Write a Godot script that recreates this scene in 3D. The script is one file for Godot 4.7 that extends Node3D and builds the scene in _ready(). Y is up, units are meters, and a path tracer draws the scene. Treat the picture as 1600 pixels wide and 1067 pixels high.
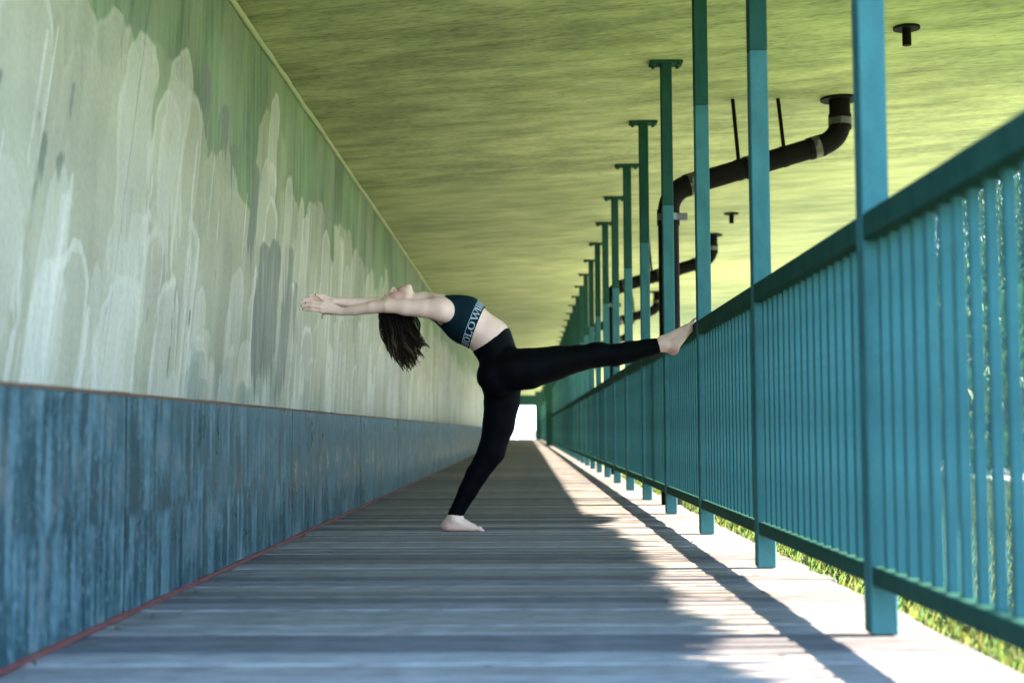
extends Node3D
# A covered timber walkway under a concrete bridge: deck, railing, wall, soffit, drain pipes, and a person bending backwards.
# x right, y up, the walkway runs towards -z. "d" below is the distance along the walkway (-z).

const FOCAL := 2096.0            # focal length in photo pixels
const EYE := Vector3(0, 0.519, 0)
const CEIL := 2.8755
const POST_X := 0.905
const POST_D := 3.477
const STEP := 1.6653
const WALL_X := -1.586
const PANEL_X := -1.1435
const FAR_D := 88.0
const RAIL_TOP := 1.076
const EDGE_X := 4.07             # edge of the slab over the lawn
const PD := 6.97                 # distance of the person's middle

var cam: Camera3D
var M := {}
var names := {}
var rng := RandomNumberGenerator.new()

# ------------------------------------------------------------------ helpers
func numbered(called: String) -> String:
	var n: int = names.get(called, 0)
	names[called] = n + 1
	return called if n == 0 else "%s_%03d" % [called, n]

func thing(called: String, label: String, category: String, at := Vector3.ZERO, group := "") -> Node3D:
	var o := Node3D.new()
	o.name = numbered(called)
	o.position = at
	add_child(o)
	o.set_meta("label", label)
	o.set_meta("category", category)
	if group != "":
		o.set_meta("group", group)
	return o

func setting(called: String) -> Node3D:
	var o := Node3D.new()
	o.name = called
	o.set_meta("kind", "structure")
	add_child(o)
	return o

func part(called: String, mesh: Mesh, mat: Material, parent: Node, at := Vector3.ZERO) -> MeshInstance3D:
	var o := MeshInstance3D.new()
	o.name = called
	o.mesh = mesh
	o.material_override = mat
	o.position = at
	parent.add_child(o, true)
	return o

class MB:
	var v := PackedVector3Array()
	var n := PackedVector3Array()
	var uv := PackedVector2Array()
	var c := PackedColorArray()
	var ix := PackedInt32Array()
	var color := Color(1, 1, 1)
	func vert(p: Vector3, nn: Vector3, t := Vector2.ZERO) -> int:
		v.append(p); n.append(nn); uv.append(t); c.append(color)
		return v.size() - 1
	func tri_i(a: int, b: int, d: int, out: Vector3) -> void:
		# clockwise front faces
		var face := (v[d] - v[a]).cross(v[b] - v[a])
		if face.dot(out) < 0.0:
			ix.append_array([a, d, b])
		else:
			ix.append_array([a, b, d])
	func quad(a: Vector3, b: Vector3, d: Vector3, e: Vector3, out: Vector3, t := []) -> void:
		var nn := (d - a).cross(b - a)
		if nn.length() < 1e-12:
			nn = (e - a).cross(d - a)
		nn = nn.normalized()
		if nn.dot(out) < 0.0:
			nn = -nn
		var T: Array = t if t.size() == 4 else [Vector2(0, 0), Vector2(1, 0), Vector2(1, 1), Vector2(0, 1)]
		var i := vert(a, nn, T[0])
		vert(b, nn, T[1]); vert(d, nn, T[2]); vert(e, nn, T[3])
		tri_i(i, i + 1, i + 2, nn)
		tri_i(i, i + 2, i + 3, nn)
	func box(lo: Vector3, hi: Vector3, b := 0.0) -> void:
		# a box with chamfered edges
		if b <= 0.0:
			for ax in 3:
				for s in 2:
					var u := (ax + 1) % 3
					var w := (ax + 2) % 3
					var p := [Vector3.ZERO, Vector3.ZERO, Vector3.ZERO, Vector3.ZERO]
					for k in 4:
						var q := Vector3.ZERO
						q[ax] = hi[ax] if s == 1 else lo[ax]
						q[u] = hi[u] if k == 1 or k == 2 else lo[u]
						q[w] = hi[w] if k >= 2 else lo[w]
						p[k] = q
					var out := Vector3.ZERO
					out[ax] = 1.0 if s == 1 else -1.0
					quad(p[0], p[1], p[2], p[3], out)
			return
		var mid := (lo + hi) / 2.0
		var pt := func(sx, sy, sz, ax):
			var q := Vector3(hi.x if sx > 0 else lo.x, hi.y if sy > 0 else lo.y, hi.z if sz > 0 else lo.z)
			var s := [sx, sy, sz]
			for k in 3:
				if k != ax:
					q[k] -= s[k] * b
			return q
		for ax in 3:
			var u := (ax + 1) % 3
			var w := (ax + 2) % 3
			for s in [-1, 1]:
				var p := []
				for k in 4:
					var sg := [0, 0, 0]
					sg[ax] = s
					sg[u] = 1 if k == 1 or k == 2 else -1
					sg[w] = 1 if k >= 2 else -1
					p.append(pt.call(sg[0], sg[1], sg[2], ax))
				var out := Vector3.ZERO
				out[ax] = s
				quad(p[0], p[1], p[2], p[3], out)
			for su in [-1, 1]:
				for sw in [-1, 1]:
					var p := []
					for s in [-1, 1]:
						var sg := [0, 0, 0]
						sg[ax] = s; sg[u] = su; sg[w] = sw
						p.append(pt.call(sg[0], sg[1], sg[2], u))
						p.append(pt.call(sg[0], sg[1], sg[2], w))
					var out := Vector3.ZERO
					out[u] = su; out[w] = sw
					quad(p[0], p[1], p[3], p[2], out)
		for sx in [-1, 1]:
			for sy in [-1, 1]:
				for sz in [-1, 1]:
					var a: Vector3 = pt.call(sx, sy, sz, 0)
					var d: Vector3 = pt.call(sx, sy, sz, 1)
					var e: Vector3 = pt.call(sx, sy, sz, 2)
					var out := Vector3(sx, sy, sz).normalized()
					var i := vert(a, out)
					vert(d, out); vert(e, out)
					tri_i(i, i + 1, i + 2, out)
	func tube(path: PackedVector3Array, radii: PackedFloat32Array, sides := 10, caps := true) -> void:
		var up := Vector3.UP
		var first := (path[1] - path[0]).normalized()
		if absf(first.dot(up)) > 0.9:
			up = Vector3.RIGHT
		var side := first.cross(up).normalized()
		var start := v.size()
		var along := 0.0
		for k in path.size():
			var t := first
			if k > 0 and k < path.size() - 1:
				t = (path[k + 1] - path[k - 1]).normalized()
			elif k > 0:
				t = (path[k] - path[k - 1]).normalized()
			side = (side - t * side.dot(t)).normalized()
			var other := t.cross(side)
			if k > 0:
				along += path[k].distance_to(path[k - 1])
			for j in sides + 1:
				var a := TAU * j / sides
				var dir := side * cos(a) + other * sin(a)
				vert(path[k] + dir * radii[k], dir, Vector2(float(j) / sides, along))
		for k in path.size() - 1:
			for j in sides:
				var a := start + k * (sides + 1) + j
				var b := a + sides + 1
				var out := n[a] + n[b + 1]
				tri_i(a, b, b + 1, out)
				tri_i(a, b + 1, a + 1, out)
		if caps:
			for e in 2:
				var k := 0 if e == 0 else path.size() - 1
				var out := (path[0] - path[1]).normalized() if e == 0 else (path[k] - path[k - 1]).normalized()
				var mid := vert(path[k], out)
				for j in sides:
					var a := vert(v[start + k * (sides + 1) + j], out)
					var b := vert(v[start + k * (sides + 1) + j + 1], out)
					tri_i(mid, a, b, out)
	func mesh() -> ArrayMesh:
		var a := []
		a.resize(Mesh.ARRAY_MAX)
		a[Mesh.ARRAY_VERTEX] = v
		a[Mesh.ARRAY_NORMAL] = n
		a[Mesh.ARRAY_TEX_UV] = uv
		a[Mesh.ARRAY_COLOR] = c
		a[Mesh.ARRAY_INDEX] = ix
		var m := ArrayMesh.new()
		m.add_surface_from_arrays(Mesh.PRIMITIVE_TRIANGLES, a)
		return m

func box_mesh(lo: Vector3, hi: Vector3, b := 0.0) -> ArrayMesh:
	var m := MB.new()
	m.box(lo, hi, b)
	return m.mesh()

func mat(c: Color, rough := 0.8, metal := 0.0) -> StandardMaterial3D:
	var m := StandardMaterial3D.new()
	m.albedo_color = c.linear_to_srgb()
	m.roughness = rough
	m.metallic = metal
	return m

func noise_bytes(w: int, h: int, freq: float, seed_: int, sx := 1.0, sy := 1.0, oct := 4, kind := FastNoiseLite.TYPE_SIMPLEX_SMOOTH) -> PackedByteArray:
	# noise stretched by sx, sy (a larger number is a longer streak), tileable sampling is not needed
	var f := FastNoiseLite.new()
	f.seed = seed_
	f.noise_type = kind
	f.frequency = freq
	f.fractal_octaves = oct
	var sw := maxi(8, int(w / sx))
	var sh := maxi(8, int(h / sy))
	var im := f.get_seamless_image(sw, sh, false, false, 0.12)
	im.convert(Image.FORMAT_L8)
	if sw != w or sh != h:
		im.resize(w, h, Image.INTERPOLATE_CUBIC)
	return im.get_data()

func tex_from(w: int, h: int, px: PackedByteArray) -> ImageTexture:
	var im := Image.create_from_data(w, h, false, Image.FORMAT_RGB8, px)
	return ImageTexture.create_from_image(im)

var LUT := PackedByteArray()
func s8(x: float) -> int:
	# linear to an sRGB byte
	return LUT[clampi(int(x * 4095.0), 0, 4095)]

func fill_lut() -> void:
	LUT.resize(4096)
	for i in 4096:
		var x := (i + 0.5) / 4096.0
		LUT[i] = int((12.92 * x if x < 0.0031308 else 1.055 * pow(x, 0.41667) - 0.055) * 255.0 + 0.5)

func gray_tex(w: int, h: int, data: PackedByteArray) -> ImageTexture:
	return ImageTexture.create_from_image(Image.create_from_data(w, h, false, Image.FORMAT_L8, data))

func photo_ray(px: float, py: float) -> Vector3:
	return cam.basis * Vector3((px - 800.0) / FOCAL, -(py - 533.5) / FOCAL, -1.0)

func on_depth(px: float, py: float, d: float) -> Vector3:
	var r := photo_ray(px, py)
	return EYE + r * (d / -r.z)

# ------------------------------------------------------------------ scene
func _ready() -> void:
	rng.seed = 7
	fill_lut()
	camera_and_light()
	materials()
	var t0 := Time.get_ticks_msec()
	build_ground()
	print("build_ground ", Time.get_ticks_msec() - t0)
	build_bounce_path()
	build_deck()
	print("build_deck ", Time.get_ticks_msec() - t0)
	build_ceiling()
	print("build_ceiling ", Time.get_ticks_msec() - t0)
	build_wall()
	print("build_wall ", Time.get_ticks_msec() - t0)
	build_wainscot()
	print("build_wainscot ", Time.get_ticks_msec() - t0)
	print("structure ", Time.get_ticks_msec() - t0)
	build_railing()
	build_pipes()
	build_far_end()
	build_green()
	print("things ", Time.get_ticks_msec() - t0)
	build_person()
	print("person ", Time.get_ticks_msec() - t0)

func camera_and_light() -> void:
	cam = Camera3D.new()
	cam.name = "camera"
	cam.position = EYE
	cam.rotation_order = EULER_ORDER_YXZ
	cam.rotation = Vector3(0.0668, 0.0106, -0.0048)
	cam.fov = rad_to_deg(2.0 * atan(533.5 / FOCAL))
	cam.near = 0.05
	cam.far = 2000.0
	var lens := CameraAttributesPhysical.new()
	lens.frustum_focal_length = 12.0 / (533.5 / FOCAL)
	lens.frustum_focus_distance = 7.0
	lens.exposure_aperture = 2.3
	lens.frustum_near = 0.05
	lens.frustum_far = 2000.0
	cam.attributes = lens
	add_child(cam)
	cam.current = true

	var we := WorldEnvironment.new()
	we.name = "world_environment"
	var env := Environment.new()
	env.background_mode = Environment.BG_SKY
	var sky := Sky.new()
	var sm := ProceduralSkyMaterial.new()
	sm.sky_top_color = Color(0.11, 0.25, 0.46).linear_to_srgb()
	sm.sky_horizon_color = Color(0.48, 0.59, 0.70).linear_to_srgb()
	sm.sky_curve = 0.16
	sm.ground_bottom_color = Color(0.06, 0.07, 0.04).linear_to_srgb()
	sm.ground_horizon_color = Color(0.3, 0.34, 0.3).linear_to_srgb()
	sm.sun_angle_max = 12.0
	sky.sky_material = sm
	env.sky = sky
	env.background_energy_multiplier = 1.65
	env.tonemap_mode = Environment.TONE_MAPPER_LINEAR
	env.tonemap_exposure = 9.6
	env.sdfgi_enabled = true
	env.ssao_enabled = true
	env.ssil_enabled = true
	we.environment = env
	add_child(we)

	var sun := DirectionalLight3D.new()
	sun.name = "sun"
	sun.light_energy = 1.6
	sun.light_color = Color(1.0, 0.95, 0.86)
	sun.light_angular_distance = 0.53
	sun.shadow_enabled = true
	var towards := Vector3(-1.29, -1.0, 0.06).normalized()
	sun.basis = Basis.looking_at(towards, Vector3.UP)
	add_child(sun)

# ------------------------------------------------------------------ materials
func materials() -> void:
	# painted steel
	var speck := gray_tex(512, 512, noise_bytes(512, 512, 0.05, 3, 1, 1, 5))
	var blotch := noise_bytes(512, 512, 0.012, 5, 1, 1.0, 5)
	var fine := noise_bytes(512, 512, 0.11, 6, 1, 1, 3)
	var px := PackedByteArray()
	px.resize(512 * 512 * 3)
	for i in 512 * 512:
		var a := 0.78 + 0.28 * (blotch[i] / 255.0) + 0.12 * (fine[i] / 255.0 - 0.5)
		var chip := clampf((fine[i] - 200) / 14.0, 0, 1) * clampf((blotch[i] - 142) / 20.0, 0, 1)
		px[i * 3] = s8(lerpf(a, 2.6, chip * 0.3) * 0.5)
		px[i * 3 + 1] = s8(lerpf(a, 1.3, chip * 0.4) * 0.5)
		px[i * 3 + 2] = s8(lerpf(a, 1.25, chip * 0.4) * 0.5)
	var paint_tex := tex_from(512, 512, px)
	for e in [["teal", Color(0.056, 0.16, 0.166), 0.6], ["old_and_shade_teal", Color(0.025, 0.075, 0.06), 0.55]]:
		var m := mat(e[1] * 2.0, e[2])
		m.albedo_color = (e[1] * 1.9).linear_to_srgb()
		m.albedo_texture = paint_tex
		m.metallic_specular = 0.04
		m.uv1_triplanar = true
		m.uv1_world_triplanar = true
		m.uv1_scale = Vector3(1.7, 0.9, 1.7)
		m.heightmap_enabled = true
		m.heightmap_texture = speck
		m.heightmap_scale = 0.06
		M[e[0]] = m
	M.iron = mat(Color(0.008, 0.0065, 0.006), 0.6)
	M.iron.metallic_specular = 0.12
	M.iron.uv1_triplanar = true
	M.iron.heightmap_enabled = true
	M.iron.heightmap_texture = speck
	M.iron.heightmap_scale = 0.1
	M.steel = mat(Color(0.09, 0.08, 0.075), 0.4, 0.7)
	M.rust = mat(Color(0.12, 0.055, 0.03), 0.85)
	M.red_strip = mat(Color(0.13, 0.032, 0.03), 0.8)
	M.white = mat(Color(0.75, 0.77, 0.8), 0.6)
	M.beige = mat(Color(0.36, 0.32, 0.24), 0.9)
	M.gold = mat(Color(0.75, 0.52, 0.2), 0.3, 0.9)

func wood_materials() -> Array:
	var w := 1024
	var h := 512
	var grain := noise_bytes(w, h, 0.16, 11, 11, 1, 3)
	var grain2 := noise_bytes(w, h, 0.06, 12, 3.5, 1, 5)
	var blot := noise_bytes(w, h, 0.010, 13, 1.6, 1, 4)
	var px := PackedByteArray()
	px.resize(w * h * 3)
	var hm := PackedByteArray()
	hm.resize(w * h)
	for i in w * h:
		var g := (grain[i] - 128) / 128.0
		var a := 1.0 + 0.28 * g + 0.2 * (grain2[i] - 128) / 128.0 + 0.2 * (blot[i] - 128) / 128.0
		if grain[i] < 82:
			a *= 0.62
		px[i * 3] = s8(0.178 * a)
		px[i * 3 + 1] = s8(0.16 * a)
		px[i * 3 + 2] = s8(0.15 * a)
		hm[i] = clampi(128 + int(80.0 * g) - (40 if grain[i] < 82 else 0), 0, 255)
	var t := tex_from(w, h, px)
	var b := gray_tex(w, h, hm)
	var out := []
	for k in 6:
		var m := StandardMaterial3D.new()
		m.albedo_texture = t
		var tone: float = [1.05, 0.93, 1.16, 0.99, 0.84, 1.1][k]
		m.albedo_color = Color(tone, tone * [1.0, 0.98, 1.0, 1.01, 1.0, 0.99][k], tone * [1.0, 0.97, 1.02, 1.03, 1.05, 1.0][k])
		m.roughness = [0.72, 0.68, 0.78, 0.7, 0.75, 0.66][k]
		m.metallic_specular = 0.25
		m.uv1_triplanar = true
		m.uv1_scale = Vector3(0.45, 1.0, 2.2)
		m.uv1_offset = Vector3(k * 0.371, k * 0.13, k * 0.237)
		m.heightmap_enabled = true
		m.heightmap_texture = b
		m.heightmap_scale = 0.4
		out.append(m)
	return out

# ------------------------------------------------------------------ ground and deck
func build_ground() -> void:
	var w := 512
	var a := noise_bytes(w, w, 0.02, 21, 1, 1, 5)
	var b := noise_bytes(w, w, 0.15, 22, 1, 1, 3)
	var px := PackedByteArray()
	px.resize(w * w * 3)
	for i in w * w:
		var t := a[i] / 255.0
		var s := 0.65 + 0.7 * b[i] / 255.0
		px[i * 3] = s8(lerpf(0.075, 0.20, t) * s)
		px[i * 3 + 1] = s8(lerpf(0.16, 0.25, t) * s)
		px[i * 3 + 2] = s8(lerpf(0.025, 0.07, t) * s)
	var m := StandardMaterial3D.new()
	m.albedo_texture = tex_from(w, w, px)
	m.roughness = 0.95
	m.uv1_triplanar = true
	m.uv1_world_triplanar = true
	m.uv1_scale = Vector3(0.33, 0.33, 0.33)
	M.lawn = m
	var mb := MB.new()
	mb.quad(Vector3(-500, -0.14, 300), Vector3(500, -0.14, 300), Vector3(500, -0.14, -900), Vector3(-500, -0.14, -900), Vector3.UP)
	var g := part("ground", mb.mesh(), m, self)
	g.set_meta("kind", "structure")

func build_bounce_path() -> void:
	# a pale gravel strip added beside the walkway to bounce sun onto the soffit
	var w := 512
	var a := noise_bytes(w, w, 0.25, 24, 1, 1, 3)
	var b := noise_bytes(w, w, 0.02, 25, 1, 1, 4)
	var px := PackedByteArray()
	px.resize(w * w * 3)
	for i in w * w:
		var t := 0.62 + 0.5 * a[i] / 255.0 + 0.35 * (b[i] - 128) / 128.0
		px[i * 3] = s8(0.66 * t)
		px[i * 3 + 1] = s8(0.65 * t)
		px[i * 3 + 2] = s8(0.5 * t)
	var m := StandardMaterial3D.new()
	m.albedo_texture = tex_from(w, w, px)
	m.roughness = 0.95
	m.uv1_triplanar = true
	m.uv1_world_triplanar = true
	m.uv1_scale = Vector3.ONE * 0.5
	M.gravel = m
	var mb := MB.new()
	var r := RandomNumberGenerator.new()
	r.seed = 71
	var d := 9.0
	var l0 := 2.6
	var r0 := 5.2
	while d < FAR_D + 40.0:
		var l1 := 1.75 + r.randf_range(-0.12, 0.12)
		var r1 := 8.5 + r.randf_range(-0.25, 0.25)
		mb.quad(Vector3(l0, -0.136, -d), Vector3(r0, -0.136, -d), Vector3(r1, -0.136, -d - 1.5), Vector3(l1, -0.136, -d - 1.5), Vector3.UP)
		l0 = l1
		r0 = r1
		d += 1.5
	part("bounce_path", mb.mesh(), m, self).set_meta("kind", "structure")

func build_deck() -> void:
	var deck := setting("deck")
	var mats := wood_materials()
	var r := RandomNumberGenerator.new()
	r.seed = 31
	# four plank shapes: worn, chamfered, slightly cupped boards
	var pitch := 0.152
	var shapes := []
	for k in 5:
		var wdt := 0.1415 + 0.0006 * k
		var x0 := PANEL_X - 0.02 - 0.004 * k
		var x1: float = 1.065 + [0.0, 0.008, -0.009, 0.014, -0.004][k]
		shapes.append(box_mesh(Vector3(x0, -0.04, -wdt / 2), Vector3(x1, 0, wdt / 2), 0.006))
	var rest := MB.new()
	var n := 0
	var d := -2.5
	var order := []
	while d < FAR_D + 4.0:
		order.append(d)
		d += pitch
	for i in order.size():
		var at := Vector3(r.randf_range(-0.003, 0.003), r.randf_range(-0.0035, 0.0), -float(order[i]) - r.randf_range(-0.0015, 0.0015))
		var mi: int = r.randi() % 6
		var si: int = r.randi() % 5
		var tilt := r.randf_range(-0.004, 0.004)
		if order[i] > 1.2 and n < 300:
			var p := part("plank", shapes[si], mats[mi], deck, at)
			p.rotation.z = tilt * 0.3
			p.rotation.x = tilt * 2.0
			n += 1
		else:
			rest.color = Color(1, 1, 1) * r.randf_range(0.8, 1.1)
			rest.box(Vector3(PANEL_X - 0.02, -0.04, at.z - 0.0728), Vector3(1.065 + r.randf_range(-0.01, 0.014), at.y, at.z + 0.0728), 0.0)
	var far_mat: StandardMaterial3D = mats[0].duplicate()
	far_mat.vertex_color_use_as_albedo = true
	var o := part("plank_rest", rest.mesh(), far_mat, deck)
	o.set_meta("kind", "stuff")
	# joists below the boards
	for x in [-1.0, -0.35, 0.3, 0.93]:
		part("joist", box_mesh(Vector3(x - 0.025, -0.14, -FAR_D - 3), Vector3(x + 0.025, -0.045, 2.5)), M.rust, deck)

# ------------------------------------------------------------------ soffit
func build_ceiling() -> void:
	var ceiling := setting("ceiling")
	var w := 840
	var h := 840
	var streak := noise_bytes(w, h, 0.09, 41, 7, 1, 4)
	var mid := noise_bytes(w, h, 0.016, 42, 2.2, 1, 5)
	var big := noise_bytes(w, h, 0.004, 43, 2, 1, 3)
	var fine := noise_bytes(w, h, 0.16, 44, 3, 1, 3)
	var texs := []
	var hm := PackedByteArray()
	hm.resize(w * h)
	for pass_ in 2:
		var px := PackedByteArray()
		px.resize(w * h * 3)
		for i in w * h:
			var s := (streak[i] - 128) / 128.0
			var m := (mid[i] - 128) / 128.0
			var f := (fine[i] - 128) / 128.0
			var b := (big[i] - 128) / 128.0
			var a: float
			if pass_ == 0:
				a = 1.0 + 0.17 * s + 0.24 * m + 0.26 * f + 0.22 * b
				if f < -0.62 and s < 0.1:
					a *= 0.45
				var y := i / w
				if y % 105 < 2:
					a *= 0.6
				a = maxf(a, 0.2)
				var t := clampf(0.5 + m + 0.4 * b, 0, 1)
				px[i * 3] = s8(lerpf(0.32, 0.385, t) * a)
				px[i * 3 + 1] = s8(lerpf(0.355, 0.40, t) * a)
				px[i * 3 + 2] = s8(lerpf(0.17, 0.195, t) * a)
				hm[i] = clampi(128 + int(60 * s + 40 * f), 0, 255)
			else:
				a = maxf(0.2, 1.0 + 0.10 * s + 0.16 * m + 0.08 * f + 0.14 * b)
				var t := clampf(0.5 + m + 0.5 * b, 0, 1)
				px[i * 3] = s8(lerpf(0.32, 0.385, t) * a)
				px[i * 3 + 1] = s8(lerpf(0.355, 0.40, t) * a)
				px[i * 3 + 2] = s8(lerpf(0.17, 0.195, t) * a)
		texs.append(tex_from(w, h, px))
	var bump := gray_tex(w, h, hm)
	var mats := []
	for k in 4:
		var m := StandardMaterial3D.new()
		m.albedo_texture = texs[0 if k == 0 else 1]
		m.roughness = 0.88
		m.heightmap_enabled = true
		m.heightmap_texture = bump
		m.heightmap_scale = 0.5 if k == 0 else 0.2
		mats.append(m)
	# slabs end on skewed joints: to the right they come nearer
	var skew := -0.29
	var cuts := [2.6, 12.55, 26.8, 45.0, FAR_D]
	var x0 := -2.2
	var x1 := EDGE_X
	for k in 4:
		var a: float = cuts[k]
		var b: float = cuts[k + 1]
		var sa := 0.0 if k == 0 else skew
		var sb := 0.0 if k == 3 else skew
		var g := 0.006
		var y0 := CEIL + (0.004 if k % 2 == 1 else 0.0)
		var y1 := CEIL + 0.7
		var c := [Vector3(x0, 0, -(a + sa * x0 + g)), Vector3(x1, 0, -(a + sa * x1 + g)), Vector3(x1, 0, -(b + sb * x1 - g)), Vector3(x0, 0, -(b + sb * x0 - g))]
		var mb := MB.new()
		var uv := []
		for p in c:
			uv.append(Vector2((p.x) / 4.2 + k * 0.37, (-p.z - skew * p.x) / 4.0 + k * 0.21))
		mb.quad(c[0] + Vector3.UP * y0, c[1] + Vector3.UP * y0, c[2] + Vector3.UP * y0, c[3] + Vector3.UP * y0, Vector3.DOWN, uv)
		mb.quad(c[0] + Vector3.UP * y1, c[1] + Vector3.UP * y1, c[2] + Vector3.UP * y1, c[3] + Vector3.UP * y1, Vector3.UP, uv)
		for j in 4:
			var p: Vector3 = c[j]
			var q: Vector3 = c[(j + 1) % 4]
			var l := p.distance_to(q)
			mb.quad(p + Vector3.UP * y0, q + Vector3.UP * y0, q + Vector3.UP * y1, p + Vector3.UP * y1, (p + q) / 2.0 - (c[0] + c[2]) / 2.0, [Vector2(0, 0), Vector2(l / 4.0, 0), Vector2(l / 4.0, 0.17), Vector2(0, 0.17)])
		part("soffit_slab", mb.mesh(), mats[k], ceiling)
	part("road_slab", box_mesh(Vector3(x0 - 0.2, CEIL + 0.705, -FAR_D - 0.1), Vector3(x1 - 0.15, CEIL + 1.1, -2.7)), M.beige, ceiling)
	part("end_beam", box_mesh(Vector3(x0, CEIL - 0.7, -FAR_D - 0.6), Vector3(x1, CEIL + 0.6, -FAR_D - 0.02), 0.02), M.old_and_shade_teal, ceiling)

# ------------------------------------------------------------------ concrete wall
var tw := 0
var th := 0
var tr: PackedFloat32Array
var tg: PackedFloat32Array
var tb: PackedFloat32Array
var tn: PackedByteArray      # bristle noise
var tn2: PackedByteArray     # ragged noise
var td0 := 0.0
var tdl := 0.0
var tz0 := 0.6
var tzl := 2.3
const LEAN := 0.33

func stroke(d: float, ztop: float, zbot: float, wdt: float, col: Color, alpha: float, edge := 0.0, ragged := 0.12, arch := 0.7) -> void:
	# one long roller or brush stroke; d is where it meets z = 1.5
	var salt := int(absf(d * 7919.0 + ztop * 104729.0)) % 997
	var y0 := maxi(0, int((1.0 - (ztop - tz0) / tzl) * th))
	var y1 := mini(th - 1, int((1.0 - (zbot - ragged - tz0) / tzl) * th))
	for y in range(y0, y1 + 1):
		var z := tz0 + (1.0 - float(y) / th) * tzl
		var wob := ((tn2[(y * tw + salt) % (tw * th)]) - 128) / 128.0 * 0.10 * wdt
		var dc := d + LEAN * (z - 1.5) + wob
		var x0 := maxi(0, int((dc - wdt * 0.56 - td0) / tdl * tw))
		var x1 := mini(tw - 1, int((dc + wdt * 0.56 - td0) / tdl * tw))
		for x in range(x0, x1 + 1):
			var u := (td0 + float(x) / tw * tdl - dc) / (wdt * 0.5)
			var i := y * tw + x
			var rg := (tn2[i] - 128) / 128.0
			var e := 1.0 - absf(u) + rg * 0.22
			if e <= 0.0:
				continue
			var top := ztop - arch * wdt * 0.5 * u * u - z + rg * 0.05
			if top <= 0.0:
				continue
			var br := tn[i] / 255.0
			var bot := z - zbot + ragged * (br * 2.4 - 1.2) + rg * 0.05
			if bot <= 0.0:
				continue
			var a := alpha * minf(1.0, e * 9.0) * minf(1.0, top * 45.0) * minf(1.0, bot * 20.0) * (0.72 + 0.5 * br)
			a = minf(a, 1.0)
			var k := 1.0
			if edge > 0.0 and (absf(u) > 0.8 or top < 0.05):
				k = 1.0 + edge
			tr[i] = lerpf(tr[i], col.r * k, a)
			tg[i] = lerpf(tg[i], col.g * k, a)
			tb[i] = lerpf(tb[i], col.b * k, a)

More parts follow.
